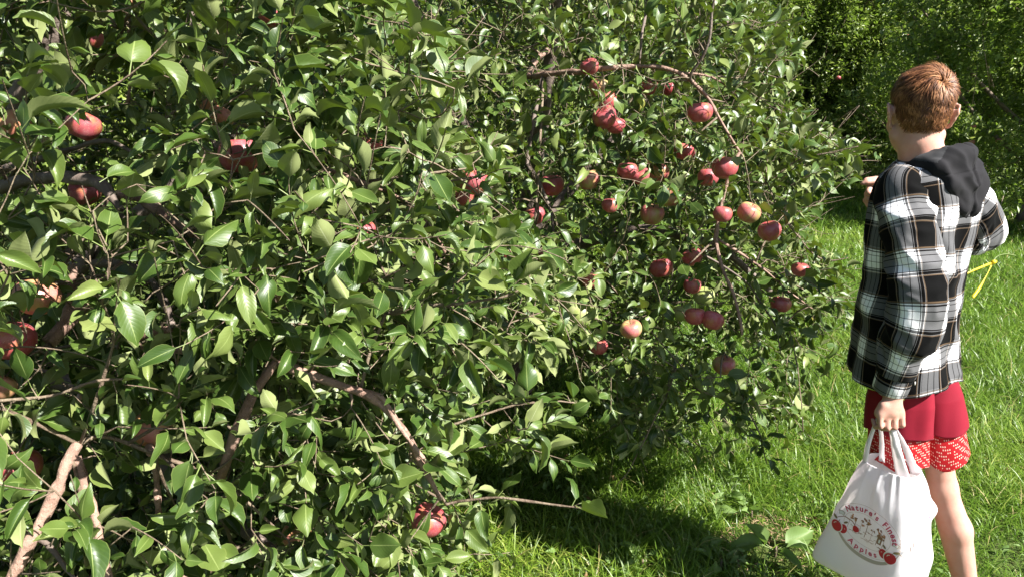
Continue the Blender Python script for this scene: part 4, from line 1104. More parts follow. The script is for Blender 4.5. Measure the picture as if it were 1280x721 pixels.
def shirt():
    Vs, Fs, Us = [], [], []; off = 0
    def push(V, F, U):
        nonlocal off
        Vs.append(V); Fs.append(F+off); Us.append(U); off += len(V)
    # torso : z, rx, ry, cx, cy  (body frame) from the hem upwards
    T = interp_rows([(0.828, 0.144, 0.122, 0.0, -0.014), (0.87, 0.143, 0.118, 0.0, -0.012), (0.98, 0.140, 0.108, 0, -0.010), (1.10, 0.138, 0.101, 0, -0.008), (1.22, 0.150, 0.106, 0, -0.004),
                     (1.32, 0.155, 0.100, 0, -0.006), (1.378, 0.152, 0.092, 0, -0.006), (1.408, 0.126, 0.078, 0, -0.004), (1.422, 0.090, 0.066, 0, 0), (1.430, 0.068, 0.060, 0, 0.0)], 110)
    ns = 220; a = np.linspace(0, 2*math.pi, ns)-math.pi/2+math.pi   # seam at the front
    a = np.linspace(math.pi/2, math.pi/2+2*math.pi, ns)
    rings, uv = [], []
    arc = 0; prev = None
    for k, (z, rx, ry, cx, cy) in enumerate(T):
        e = 2.25; ca, sa = np.cos(a), np.sin(a); rr = (np.abs(ca)**e+np.abs(sa)**e)**(-1/e)
        x = cx+rx*ca*rr; y = cy+ry*sa*rr
        slope = np.zeros(ns)+z
        hem = np.clip(1-(z-0.828)/0.10, 0, 1)
        zz = z + hem*(0.012*np.cos(2*(a-math.pi/2)) + 0.006*np.sin(3*a))
        zz = zz - np.clip((z-1.30)/0.10, 0, 1)*0.024*np.clip(np.abs(x)/0.16, 0, 1)**2
        w = np.stack([x*cy_-y*sy_, x*sy_+y*cy_, zz], 1); rings.append(w)
        uv.append(np.stack([(a-math.pi/2)*0.165+0.015*math.sin(z*9), np.full(ns, z)+ (np.clip((z-1.38)/0.07, 0, 1)*0.03)], 1))
    V, F, U = loft(rings, uv); N = vnorm(V, F)
    if np.mean(np.sum(N*(V-V.mean(0)), 1)) < 0: F = F[:, ::-1]; N = -N
    q = V.copy(); low = np.clip((1.30-V[:, 2])/0.5, 0, 1)
    drape = ridged(q*np.array([1, 1, 0.22])+np.stack([0.25*V[:, 2], 0*low, 0*low], 1), 11, 61)*0.015*(0.35+low)+ridged(q*np.array([1, 1, 0.5]), 22, 62)*0.007
    diag = ridged(q+np.stack([V[:, 2]*0.5, -V[:, 2]*0.3, 0*low], 1), 9, 63)*0.009+noise3(q, 6, 64)*0.010
    V = V+N*(drape+diag)[:, None]*np.clip((1.44-V[:, 2])/0.1, 0.1, 1)[:, None]
    V[:, :] += 0; push(V, F, U)
    # back yoke hem line : turned edge at the bottom
    # sleeves
    def sleeve(pts, rs, n, seed, vo, amp):
        c = smooth_poly(np.array(pts), 14); r = np.interp(np.linspace(0, 1, len(c)), np.linspace(0, 1, len(rs)), rs)
        L = np.concatenate([[0], np.cumsum(np.linalg.norm(np.diff(c, axis=0), axis=1))]); qn = np.linspace(0, L[-1], n)
        c = np.stack([np.interp(qn, L, c[:, i]) for i in range(3)], 1); r = np.interp(qn, L, r)
        Tn = norm(np.gradient(c, axis=0)); ref = Lc(1, -0.2, 0.15); Uv = norm(np.cross(Tn, np.cross(ref, Tn))); Wv = np.cross(Tn, Uv)
        aa = np.linspace(0, 2*math.pi, 120); rings, uv = [], []
        for k in range(n):
            rings.append(c[k]+r[k]*(np.outer(np.cos(aa), Uv[k])*1.04+np.outer(np.sin(aa), Wv[k])*0.96)); uv.append(np.stack([aa*0.066+0.02, np.full(120, vo-qn[k])], 1))
        V, F, U = loft(rings, uv); N = vnorm(V, F)
        cen = np.repeat(c, 120, 0)
        if np.mean(np.sum(N*(V-cen), 1)) < 0: F = F[:, ::-1]; N = -N
        f = np.repeat(np.linspace(0, 1, n), 120); ax_ = np.tile(aa, n)
        st = np.stack([np.cos(ax_)*0.05, np.sin(ax_)*0.05, np.repeat(qn, 120)+0.045*np.sin(ax_+1.0+seed)], 1)
        dd = ridged(st*np.array([0.8, 0.8, 1.1]), 17, seed)*amp+noise3(st, 12, seed+1)*amp*0.9+ridged(st, 38, seed+2)*amp*0.28
        env = np.clip(f*6, 0.15, 1)*np.clip((1-f)*10, 0.25, 1)
        V = V+N*(dd*env)[:, None]
        # close the cuff end inwards
        push(V, F, U)
        # cuff
        e = c[-1]; t_ = Tn[-1]; rc = r[-1]*0.93
        rings, uv = [], []
        for k, (dl, m_) in enumerate([(-0.006, 0.97), (0.0, 1.02), (0.028, 1.0), (0.050, 0.98), (0.053, 0.94), (0.045, 0.88)]):
            rings.append(e+t_*dl+rc*m_*(np.outer(np.cos(aa), Uv[-1])+np.outer(np.sin(aa), Wv[-1]))); uv.append(np.stack([np.full(120, 0.0)+aa*0.066+0.05, np.full(120, 0.026+dl)], 1))
        V, F, U = loft(rings, uv); N = vnorm(V, F); 
        if np.mean(np.sum(N*(V-e), 1)) < 0: F = F[:, ::-1]
        push(V, F, U)
    cuL = wrL+np.array([0.0, 0.004, 0.030])
    sleeve([Lc(-0.085, -0.002, 1.374), Lc(-0.120, -0.008, 1.345), shL*0.5+elL*0.5+Lc(-0.012, -0.012, 0.02), elL+Lc(-0.004, -0.010, 0), elL*0.5+cuL*0.5+Lc(-0.004, -0.008, 0.0), cuL+np.array([0, 0, 0.02])],
           [0.054, 0.060, 0.063, 0.065, 0.060, 0.047], 130, 71, 1.40, 0.0100)
    cuR = wrR+norm(elR-wrR)*0.045
    sleeve([Lc(0.085, -0.002, 1.370), Lc(0.140, -0.006, 1.340), shR*0.45+elR*0.55+Lc(0.01, -0.01, 0.01), elR+Lc(0.006, -0.010, 0.0), elR*0.8+cuR*0.2+np.array([0.0, -0.0, -0.012]), elR*0.45+cuR*0.55, cuR],
           [0.054, 0.060, 0.056, 0.054, 0.052, 0.046, 0.040], 120, 75, 1.43, 0.012)
    o = obj('plaid_shirt', np.concatenate(Vs), np.concatenate(Fs), M_PLAID, BOY, uv=np.concatenate(Us))
    md = o.modifiers.new('thickness', 'SOLIDIFY'); md.thickness = 0.002; md.offset = -1
    # cuff button
    a = Acc(); c = cuL+norm(Lc(0.5, -0.9, 0))*0.046; n_ = norm(Lc(0.4, -0.9, 0)); a.tube(np.array([c-n_*0.001, c+n_*0.002]), [0.005, 0.0045], 14); mb = cloth('button', (0.5, 0.48, 0.44), 0.3); a.obj('cuff_button', mb, o)
shirt()

def hood():
    s = SDF(Lc(0, -0.05, 1.36)-0.28, Lc(0, -0.05, 1.36)+0.28, 0.0035)
    # rolled collar round the neck
    ring = []
    for q in np.linspace(-2.55, 2.55, 22):
        bk = math.cos(q); ring.append((Lc(0.082*math.sin(q), -0.008-0.075*bk, 1.432+0.014*bk-0.020*(1-bk)), 0.024+0.007*bk))
    s.chain([r[0] for r in ring], [r[1] for r in ring], 0.012)
    # shoulders of the hood and pouch
    s.ell(Lc(0.0, -0.086, 1.400), (0.104, 0.036, 0.058), 0.03, HMb)
    s.ell(Lc(0.004, -0.108, 1.358), (0.088, 0.032, 0.066), 0.03, HMb)
    s.ell(Lc(0.006, -0.118, 1.318), (0.060, 0.026, 0.056), 0.03, HMb)
    s.ell(Lc(0.008, -0.122, 1.285), (0.032, 0.018, 0.038), 0.02, HMb)
    for q in (-1, 1): s.chain([Lc(q*0.095, -0.02, 1.405), Lc(q*0.098, -0.070, 1.402), Lc(q*0.074, -0.110, 1.362), Lc(q*0.026, -0.134, 1.292)], [0.022, 0.024, 0.022, 0.016], 0.02)
    # hollow of the opening
    s.ell(Lc(0, -0.055, 1.475), (0.070, 0.028, 0.040), 0.012, HMb, sub=True)
    V, F = s.mesh(); N = vnorm(V, F)
    if np.mean(np.sum(N*(V-V.mean(0)), 1)) < 0: F = F[:, ::-1]; N = -N
    lx = V@np.append(Lc(1, 0, 0)[:2], 0); up = V[:, 2]
    st = V*np.array([1, 1, 1.0])
    dsp = ridged(np.stack([lx, up*1.7-np.abs(lx)*0.9, 0*lx], 1), 15, 81)*0.0085+ridged(st, 24, 82)*0.0040+noise3(st, 11, 83)*0.006
    seam = -0.0035*np.exp(-((lx-0.006)/0.0030)**2)*(up < 1.425)+0.0015*np.exp(-((np.abs(lx-0.006)-0.008)/0.004)**2)
    seam2 = -0.0025*np.exp(-((up-1.408-0.1*lx)/0.0022)**2)*(V@np.append(Lc(0, 1, 0)[:2], 0) < -0.08)
    V = V+N*(dsp+seam+seam2)[:, None]
    cen = V[F].mean(1); fl = cen@np.append(Lc(0, 1, 0)[:2], 0)
    lining = ((cen[:, 2] > 1.430+0.05*np.abs(cen[:, 0])) & (fl > -0.080)).astype(int)
    hc = Lc(0, -0.035, 1.405); V = hc+(V-hc)*np.array([0.84, 0.84, 0.82]); cen = V[F].mean(1)
    obj('hood', V, F, [M_HOOD, M_LINING], BOY, fmat=lining)
    # sweatshirt below, seen only at the front opening
    T = interp_rows([(0.83, 0.128, 0.098, 0, 0.01), (1.10, 0.122, 0.088, 0, 0), (1.32, 0.135, 0.082, 0, 0), (1.39, 0.10, 0.07, 0, 0), (1.415, 0.062, 0.058, 0, 0.0)], 40)
    a = np.linspace(0, 2*math.pi, 80); rings = []; uv = []
    for z, rx, ry, cx, cy in T:
        x = cx+rx*np.cos(a); y = cy+ry*np.sin(a); rings.append(np.stack([x*cy_-y*sy_, x*sy_+y*cy_, 0*x+z], 1)); uv.append(np.stack([a, a*0+z], 1))
    V, F, U = loft(rings, uv); obj('sweatshirt', V, F, M_HOOD, BOY)
    T = interp_rows([(0.812, 0.128, 0.104, 0, 0.0), (0.90, 0.130, 0.100, 0, 0)], 12); rings = []; uv = []
    for z, rx, ry, cx, cy in T:
        x = cx+rx*np.cos(a); y = cy+ry*np.sin(a); zz = z-0.016*np.clip(np.cos(a-4.15)*3-2, 0, 1)*(z < 0.83); rings.append(np.stack([x*cy_-y*sy_, x*sy_+y*cy_, zz], 1)); uv.append(np.stack([a, a*0+z], 1))
    V, F, U = loft(rings, uv); obj('t_shirt', V, F, M_TEE, BOY)
hood()

def dotted():
    m, t, out = newmat('dotted_red_mesh'); b = NB(t); tc = b.n('ShaderNodeTexCoord')
    sp = b.n('ShaderNodeSeparateXYZ', inp={0: tc.outputs['UV']})
    def cell(s_, per): return b.math('SUBTRACT', b.math('FRACT', b.math('MULTIPLY', s_, 1/per)), 0.5)
    per = 0.0078
    u, v = cell(sp.outputs[0], per), cell(sp.outputs[1], per)
    d = b.math('SQRT', b.math('ADD', b.math('MULTIPLY', u, u), b.math('MULTIPLY', v, v)))
    dot = b.math('LESS_THAN', d, 0.27)
    # a geometric pattern of missing dots
    wn = b.n('ShaderNodeTexNoise', inp={'Vector': tc.outputs['UV'], 'Scale': 55.0, 'Detail': 1.0}).outputs[0]
    fu = b.math('FLOOR', b.math('MULTIPLY', sp.outputs[0], 1/per)); fv = b.math('FLOOR', b.math('MULTIPLY', sp.outputs[1], 1/per))
    chk = b.math('GREATER_THAN', b.math('SINE', b.math('MULTIPLY', b.math('ADD', fu, b.math('MULTIPLY', fv, 1.7)), 1.13)), -0.35)
    keep = b.math('MULTIPLY', chk, b.math('GREATER_THAN', wn, 0.40))
    c = b.mix(b.math('MULTIPLY', dot, keep), (0.34, 0.009, 0.013), (0.60, 0.42, 0.34))
    t.links.new(b.bsdf(c, 0.6, b.bump(b.noise(500, 2, 0.5, tc.outputs['Object']), 0.2, 0.001), 0.2), out.inputs[0]); return m
M_DOT = dotted()
def shorts():
    def legs(name, ztop, zhem, grow, mat, fold, par, dz=0.0):
        Vs, Fs, Us = [], [], []; off = 0
        for sgn, hp, kn in ((-1, hipL, knL), (1, hipR, knR)):
            n = 60; rings, uv = [], []; a = np.linspace(0, 2*math.pi, 140)
            for k in range(n):
                f = k/(n-1); z = ztop+(zhem-ztop)*f
                th = np.clip((hp[2]-z)/(hp[2]-kn[2]), 0, 1); c = hp*(1-th)+kn*th; c = c+Lc(0, -0.010, 0)*(1-th)
                r = (0.073+0.002*f+grow)*(1 if z < 0.77 else 1-1.5*(z-0.77))
                x = r*0.98*np.cos(a); y = r*1.05*np.sin(a)
                w = np.stack([c[0]+x*cy_-y*sy_, c[1]+x*sy_+y*cy_, np.full(140, z)], 1)
                back = np.clip(-np.sin(a), 0, 1)
                w[:, 2] += f*(0.010*np.cos(a*2+sgn)+0.006*np.sin(3*a))-f*dz*np.exp(-((a-3.75)/0.55)**2)
                rings.append(w); uv.append(np.stack([a*0.112, np.full(140, z)], 1))
            V, F, U = loft(rings, uv); N = vnorm(V, F); cen = V.mean(0)
            if np.mean(np.sum(N*(V-cen), 1)) < 0: F = F[:, ::-1]; N = -N
            f = np.repeat(np.linspace(0, 1, n), 140)
            d = ridged(V*np.array([1, 1, 0.18]), 13, fold)*0.0055*(0.3+f)+noise3(V*np.array([1, 1, 0.4]), 24, fold+1)*0.004*(0.3+f)
            V = V+N*d[:, None]; Vs.append(V); Fs.append(F+off); Us.append(U); off += len(V)
        o = obj(name, np.concatenate(Vs), np.concatenate(Fs), mat, par, uv=np.concatenate(Us)); md = o.modifiers.new('thickness', 'SOLIDIFY'); md.thickness = 0.0015; md.offset = -1
        return o
    s = legs('shorts', 0.92, 0.676, 0.006, M_CRIM, 91, BOY)
    legs('dotted_hem', 0.74, 0.588, 0.0, M_DOT, 91, s, 0.018)
shorts()
# sandals-like trainers, below the frame but there
def shoes():
    ms = cloth('dark_shoe', (0.03, 0.03, 0.035), 0.6); mw = cloth('pale_sole', (0.5, 0.5, 0.48), 0.7)
    for an, fy in ((anL, 36), (anR, 48)):
        f = Lc(0, 1, 0, fy); rt = Lc(1, 0, 0, fy); s = SDF(an-0.25+f*0.05, an+0.25+f*0.05, 0.005); dn = np.array([0, 0, 1.0]); 
        s.cap(an+f*-0.03-dn*0.045, an+f*0.02-dn*0.045, 0.037, 0.042, 0.02); s.cap(an+f*0.02-dn*0.045, an+f*0.13-dn*0.058, 0.042, 0.040, 0.02); s.cap(an+f*-0.02-dn*0.03, an+f*0.03-dn*0.02, 0.038, 0.036, 0.02)
        V, F = s.mesh(); V[:, 2] = np.maximum(V[:, 2], an[2]-0.082); o = obj('shoe', V, F, ms, BOY)
        V2 = V.copy(); V2[:, 2] = np.minimum(V2[:, 2], an[2]-0.064); c = V2.mean(0); V2[:, :2] = c[:2]+(V2[:, :2]-c[:2])*1.04; V2[:, 2] -= 0.002; obj('sole', V2, F, mw, o)
shoes()

# ---- leaf in the raised fingers
lp = haR+np.array([BX, BY, 0])+np.array([-0.045, 0.0, 0.030])
hl = tag(build_leaves('leaf', lp[None], np.array([[-1.0, 0.0, 0.12]]), np.array([[0.10, -0.55, 0.85]]), np.array([0.046]), 8, 2, M_WEED, None, petiole=True, nvar=1), 'small pale green leaf pinched between the raised fingers of the boy', 'leaf')

# ------------------------------------------------------------------ the shopping bag
def plastic():
    m, t, out = newmat('white_plastic_film'); b = NB(t); tc = b.n('ShaderNodeTexCoord').outputs['Object']
    n = b.noise(18, 4, 0.6, tc); col = b.mix(n, (0.90, 0.90, 0.92), (0.93, 0.93, 0.95))
    s1 = b.bsdf(col, 0.33, b.bump(n, 0.25, 0.006), 0.5); tr = b.n('ShaderNodeBsdfTranslucent', inp={'Color': (0.93, 0.87, 0.87, 1)}).outputs[0]
    mx = b.n('ShaderNodeMixShader', inp={0: 0.48, 1: s1, 2: tr}); t.links.new(mx.outputs[0], out.inputs[0]); return m
M_BAG = plastic()
BAGO = np.array([1.0, 1.83, 0.29])
bag = empty('shopping_bag', BAGO, 'white plastic carrier bag printed with red apples, held in the left hand of the boy', 'bag')
bh = rel(np.zeros(3))
HANDW = haL+np.array([BX, BY, 0])
aA = norm(np.array([0.62, -0.785, 0.0])); bA = norm(np.array([0.785, 0.62, 0.0])); nA = -bA
def make_bag():
    #     z     half width  half depth  centre x, y   exponent
    T = interp_rows([(0.283, 0.130, 0.080, 1.014, 1.823, 10), (0.300, 0.132, 0.084, 1.014, 1.823, 10), (0.36, 0.121, 0.086, 1.018, 1.822, 9), (0.44, 0.107, 0.086, 1.024, 1.820, 8),
                     (0.52, 0.092, 0.080, 1.030, 1.818, 6), (0.58, 0.080, 0.066, 1.034, 1.816, 4), (0.620, 0.070, 0.050, 1.034, 1.814, 3)], 90)
    ns = 200; a = np.linspace(0, 2*math.pi, ns+1)[:-1]; rings = []
    bot = T[0]
    for f in (0.02, 0.4, 0.75, 0.93):
        rings.append((bot[0]-0.004*(1-f), bot[1]*f, bot[2]*f, bot[3], bot[4], bot[5]))
    allr = [np.array(r) for r in rings]+list(T); R_ = []
    for (z, w, d, cx, cy, e) in allr:
        ca, sa = np.cos(a), np.sin(a); rr = (np.abs(ca)**e+np.abs(sa)**e)**(-1/e)
        p = np.array([cx, cy, z])+np.outer(ca*rr*w, aA)+np.outer(sa*rr*d, bA); R_.append(p)
    R_ = np.array(R_); n = len(R_); V = R_.reshape(-1, 3)
    i = np.arange(n-1)[:, None]*ns; j = np.arange(ns)[None]; j2 = (j+1) % ns
    F = np.stack([i+j, i+j2, i+ns+j2, i+ns+j], -1).reshape(-1, 4); N = vnorm(V, F)
    u = (V-np.array([1.02, 1.82, 0]))@aA; v = (V-np.array([1.02, 1.82, 0]))@bA; z = V[:, 2]
    logo = np.exp(-(((u+0.02)/0.085)**2+((z-0.385)/0.055)**2)**2)*(v < -0.03)
    # creases fan out from the handles
    top = np.clip((z-0.40)/0.22, 0, 1); fan = u/(0.30+0.70*(0.68-z)/0.4)
    d = ridged(np.stack([fan, v*0.8, z*0.12], 1), 26, 101)*0.0016*(0.3+top)+ridged(np.stack([u, v, z*0.6+u*0.5], 1), 16, 102)*0.0035+noise3(V, 8, 103)*0.008
    # apples inside push against the lower part
    for (cu, cz_, cv) in ((0.095, 0.36, 0.05), (0.105, 0.43, 0.0), (0.06, 0.34, -0.05), (-0.06, 0.33, 0.05), (0.02, 0.36, 0.06), (0.09, 0.34, -0.02)):
        q = (u-cu)**2+(z-cz_)**2+(v-cv)**2*0.5; d = d+0.012*np.exp(-q/0.0014)
    d = d*(1-0.75*logo); d = d*np.clip((z-0.282)/0.02, 0.1, 1)
    # pointed right corner of the film at mid height
    d = d+0.016*np.exp(-((z-0.50)/0.022)**2-((u-0.085)/0.05)**2)*(v > -0.02)
    V = V+N*d[:, None]
    o = obj('bag_film', V-BAGO, F, M_BAG, bag); md = o.modifiers.new('thickness', 'SOLIDIFY'); md.thickness = 0.0006; md.offset = -1
    return V, F
bgV, bgF = make_bag()
BT = BVHTree.FromPolygons([tuple(v) for v in bgV], [tuple(f) for f in bgF])
def make_handles():
    tw = HANDW+np.array([0.0, 0.018, -0.030])
    for (u0, v0, u1, w) in ((-0.058, -0.036, -0.014, 0.009), (0.046, -0.030, 0.012, 0.020), (-0.045, 0.036, -0.010, 0.008), (0.050, 0.030, 0.014, 0.014)):
        p0 = np.array([1.034, 1.814, 0.598])+aA*u0+bA*v0; p2 = tw+aA*u1*1.4+bA*v0*0.1; p1 = (p0+p2)/2+bA*v0*0.25+aA*u0*0.05
        c = smooth_poly([p0, p1, p2], 8); V = []; F = []
        for k, q in enumerate(c):
            f = k/(len(c)-1); wd = w*(1-0.55*f)
            for s_ in (-1, -0.5, 0, 0.5, 1): V.append(q+aA*wd*s_+bA*0.006*(abs(s_)-0.5)*(1 if v0 < 0 else -1)*(0.5+f))
        for k in range(len(c)-1):
            for j in range(4): a = k*5+j; F.append((a, a+1, a+6, a+5))
        V = np.array(V); V = V+noise3(V, 60, 7)[:, None]*0.0015
        o = obj('handle', V-BAGO, np.array(F), M_BAG, bag); md = o.modifiers.new('thickness', 'SOLIDIFY'); md.thickness = 0.0012
    # top of the loop inside the fist
make_handles()

def flat(name, col, rough=0.45):
    m, t, out = newmat(name); b = NB(t)
    n = b.noise(150, 3, 0.6, b.n('ShaderNodeTexCoord').outputs['Object']); c = b.mix(n, tuple(x*0.85 for x in col), col)
    t.links.new(b.bsdf(c, rough), out.inputs[0]); return m
PR, PB, PT, PG = flat('red_ink', (0.60, 0.015, 0.035)), flat('brown_ink', (0.30, 0.14, 0.075)), flat('pink_red_ink', (0.62, 0.07, 0.14)), flat('tan_ink', (0.55, 0.44, 0.37))
PL, PO, PW = flat('leaf_ink', (0.22, 0.16, 0.07)), flat('orange_ink', (0.60, 0.26, 0.12)), flat('pale_ink', (0.83, 0.78, 0.74))
class Print:
    """2-D shapes (metres on the printed face) laid on to the film"""
    def __init__(s, center, u, w, nrm, z0): s.grp = ''; s.k = 1.0; s.c = np.array(center); s.u = u; s.w = w; s.n = nrm; s.items = {}; s.lay = {}
    def put(s, mat, V2, F, lift):
        d = s.items.setdefault((mat.name, s.grp), [mat, [], [], 0])
        W3 = []
        for x, y in V2:
            p = s.c+s.u*x*s.k+s.w*y*s.k; hit = BT.ray_cast(Vector(p+s.n*0.15), Vector(-s.n), 0.4)
            q = np.array(hit[0]) if hit[0] is not None else p
            W3.append(q+s.n*lift)
        d[1] += W3; d[2] += [tuple(i+d[3] for i in f) for f in F]; d[3] += len(V2)
    def strip(s, mat, pts, w, lift):
        pts = np.array(pts, float); T = norm(np.gradient(pts, axis=0)); N = np.stack([-T[:, 1], T[:, 0]], 1); n = len(pts)
        w = np.broadcast_to(w, (n,))[:, None]; V = np.concatenate([pts+N*w/2, pts-N*w/2])
        s.put(mat, V, [(i, i+1, n+i+1, n+i) for i in range(n-1)], lift)
    def blob(s, mat, cx, cy, rx, ry, lift, rot=0, n=22, wob=0.0, k=3.0):
        a = np.linspace(0, 2*math.pi, n, endpoint=False); V = [(cx, cy)]; F = []
        rings = 3
        for r in range(1, rings+1):
            f = r/rings; rr = 1+wob*np.sin(k*a+cx*900)
            x = rx*f*rr*np.cos(a); y = ry*f*rr*np.sin(a); c, s_ = math.cos(rot), math.sin(rot)
            V += list(zip(cx+x*c-y*s_, cy+x*s_+y*c))
        for j in range(n): F.append((0, 1+j, 1+(j+1) % n))
        for r in range(rings-1):
            for j in range(n): a0 = 1+r*n; F.append((a0+j, a0+n+j, a0+n+(j+1) % n, a0+(j+1) % n))
        s.put(mat, V, F, lift)
    def text(s, mat, body, size, radius_x, radius_y, cx, cy, a0, a1, lift, top=True):
        """letters set one by one along an elliptic arc from a0 to a1 degrees"""
        n = len(body)
        widths = []
        for ch in body:
            cu = bpy.data.curves.new('glyph', 'FONT'); cu.body = ch; cu.size = size; cu.resolution_u = 3; cu.offset = size*0.03
            ob = bpy.data.objects.new('glyph', cu); C.objects.link(ob)
            dg = bpy.context.evaluated_depsgraph_get(); ev = ob.evaluated_get(dg); me = bpy.data.meshes.new_from_object(ev)
            V = np.array([v.co[:2] for v in me.vertices]) if len(me.vertices) else np.zeros((0, 2)); F = [tuple(p.vertices) for p in me.polygons]
            C.objects.unlink(ob); bpy.data.objects.remove(ob); bpy.data.curves.remove(cu); bpy.data.meshes.remove(me)
            widths.append((V, F, (V[:, 0].max()-V[:, 0].min()) if len(V) else size*0.35))
        tot = sum(w[2] for w in widths)+size*0.14*(n-1); acc = 0
        for V, F, w in widths:
            f = (acc+w/2)/tot; acc += w+size*0.14
            if not len(V): continue
            a = R(a0+(a1-a0)*f); cxx = cx+radius_x*math.cos(a); cyy = cy+radius_y*math.sin(a)
            tx, ty = -radius_x*math.sin(a), radius_y*math.cos(a)
            if top: tx, ty = -tx, -ty
            L = math.hypot(tx, ty); tx /= L; ty /= L
            X = V[:, 0]-(V[:, 0].min()+w/2); Y = V[:, 1]-0.0
            # small serifs: slab ends come from the widened outline
            s.put(mat, list(zip(cxx+X*tx-Y*ty, cyy+X*ty+Y*tx)), F, lift)
    def finish(s, name, parent, off):
        root = None
        for k, (mat, V, F, _) in s.items.items():
            nm = {'red_ink': 'red_apples_print', 'pink_red_ink': 'lettering', 'brown_ink': 'brown_drawing', 'tan_ink': 'tan_band', 'leaf_ink': 'printed_leaves', 'orange_ink': 'orange_foliage_print', 'pale_ink': 'print_highlights'}[k[0]]
            obj(nm, np.array(V)-off, F, mat, parent, smooth=False)
def logo():
    tilt = R(-7); c, s_ = math.cos(tilt), math.sin(tilt); up = norm(np.array([0, 0, 1.0])+nA*0.0)
    u = aA*c+up*s_; w = up*c-aA*s_
    # centre of the print, from where it sits on the face
    g = P(1083, 664, 2.06); d = Vector(g-np.array([0, 0, CAMH])).normalized(); hit = BT.ray_cast(Vector((0, 0, CAMH)), d, 5)
    cen = np.array(hit[0]) if hit[0] is not None else g
    p = Print(cen, u, w, nA, 0); p.k = 1.08; RX, RY = 0.083, 0.062; e1 = 0.0008; e2 = 0.0012; e3 = 0.0016; e4 = 0.0020
    # tan shadow band under the oval and rays at the right
    for k in range(18):
        pass
    a = np.radians(np.linspace(196, 352, 50)); p.strip(PG, np.stack([RX*1.0*np.cos(a)+0.003, RY*1.12*np.sin(a)-0.002], 1), 0.009*np.sin(np.linspace(0.05, math.pi-0.05, 50))+0.001, e1)
    for k, yy in enumerate((0.020, 0.012, 0.003, -0.006, -0.014)): p.strip(PG, [(RX*0.93+0.002*k, yy+0.004), (RX+0.014, yy), (RX+0.028-0.003*k, yy-0.002)], 0.0035, e1)
    a = np.radians(np.linspace(0, 360, 120)); p.strip(PG, np.stack([RX*np.cos(a), RY*np.sin(a)], 1), 0.0007, e2)
    p.strip(PG, np.stack([RX*0.74*np.cos(a), RY*0.66*np.sin(a)], 1), 0.0007, e2)
    p.grp = "top line"
    p.text(PT, "Nature's Finest", 0.0200, RX*0.79, RY*0.73, 0, 0, 154, 8, e4, True)
    p.grp = "bottom line"
    p.text(PT, "Apples", 0.0195, RX*0.90, RY*0.98, 0.0, 0.002, 238, 304, e4, False)
    p.grp = ''
    # farm scene inside: trees, barn, path
    r = np.random.default_rng(4)
    for k in range(34):
        x = r.uniform(-0.052, 0.050); y = r.uniform(0.008, 0.034)*(1-abs(x)/0.11)
        p.blob(PO if r.uniform() < 0.5 else PB, x, y, r.uniform(0.002, 0.0048), r.uniform(0.0014, 0.003), e2+0.0001*(k % 4), r.uniform(0, 3), 9, 0.25)
    for k in range(30):
        x = r.uniform(-0.052, 0.05); y = r.uniform(-0.030, 0.006)
        p.strip(PB if k % 3 else PG, [(x, y), (x+r.uniform(0.003, 0.010), y+r.uniform(-0.003, 0.003)), (x+r.uniform(0.006, 0.016), y+r.uniform(-0.003, 0.004))], r.uniform(0.0005, 0.0014), e2)
    for k in range(7):   # trunk-like uprights
        x = -0.048+k*0.0155; p.strip(PB, [(x, -0.018), (x+0.001, 0.0), (x+0.0005, 0.018)], 0.0013 if k % 2 else 0.0007, e3)
    p.strip(PB, [(0.036, -0.012), (0.036, 0.010)], 0.010, e3); p.strip(PW, [(0.036, -0.008), (0.036, 0.002)], 0.004, e4)     # barn
    p.strip(PB, [(0.028, 0.010), (0.036, 0.016), (0.044, 0.010)], 0.0022, e3)
    # side scrolls
    for sx in (-1, 1):
        p.strip(PG, [(sx*0.064, 0.008), (sx*0.072, 0.009), (sx*0.080, 0.006)], 0.010, e2); p.strip(PW, [(sx*0.066, 0.008), (sx*0.072, 0.0085), (sx*0.078, 0.006)], 0.0065, e3)
    # little red apple in the middle left
    p.blob(PR, -0.026, -0.010, 0.0085, 0.0085, e4, 0.3, 20, 0.06); p.strip(PB, [(-0.030, -0.002), (-0.040, 0.004), (-0.062, 0.004)], 0.0022, e4)
    p.strip(PB, [(-0.062, 0.004), (-0.070, -0.002), (-0.078, -0.008)], 0.0016, e4)
    # apple pairs
    for (cx, cy, k) in ((-0.074, -0.030, 1), (0.070, -0.030, -1)):
        p.grp = str(k)
        p.blob(PR, cx+0.018*k, cy+0.001, 0.0105, 0.0125, e3, 0, 26, 0.04, 2); p.blob(PW, cx+0.002*k, cy, 0.0155, 0.0160, e3+0.0003, 0, 26, 0.04, 2); p.blob(PR, cx, cy, 0.0142, 0.0148, e4+0.0002, 0, 26, 0.05, 2)
        p.strip(PW, [(cx-0.008, cy+0.002), (cx-0.006, cy+0.007), (cx-0.002, cy+0.009)], 0.0016, e4+0.0005); p.strip(PW, [(cx+0.021*k, cy+0.005), (cx+0.024*k, cy+0.003)], 0.0012, e4+0.0005)
        p.strip(PB, [(cx+0.002, cy+0.010), (cx+0.004, cy+0.020)], 0.0014, e4+0.0005)
        p.blob(PL, cx-0.010*k, cy+0.021, 0.0075, 0.0032, e4, -0.4*k, 16); p.blob(PL, cx+0.020*k, cy+0.021, 0.006, 0.0026, e4, 0.7*k, 16)
    film = [o for o in bag.children if o.name.startswith('bag_film')] or [o for o in C.objects if o.parent == bag and o.name.startswith('bag_film')]
    p.finish('print', film[0], BAGO)
    # red marks on the narrow right side
    g = P(1157, 640, 2.05); d = Vector(g-np.array([0, 0, CAMH])).normalized(); hit = BT.ray_cast(Vector((0, 0, CAMH)), d, 5)
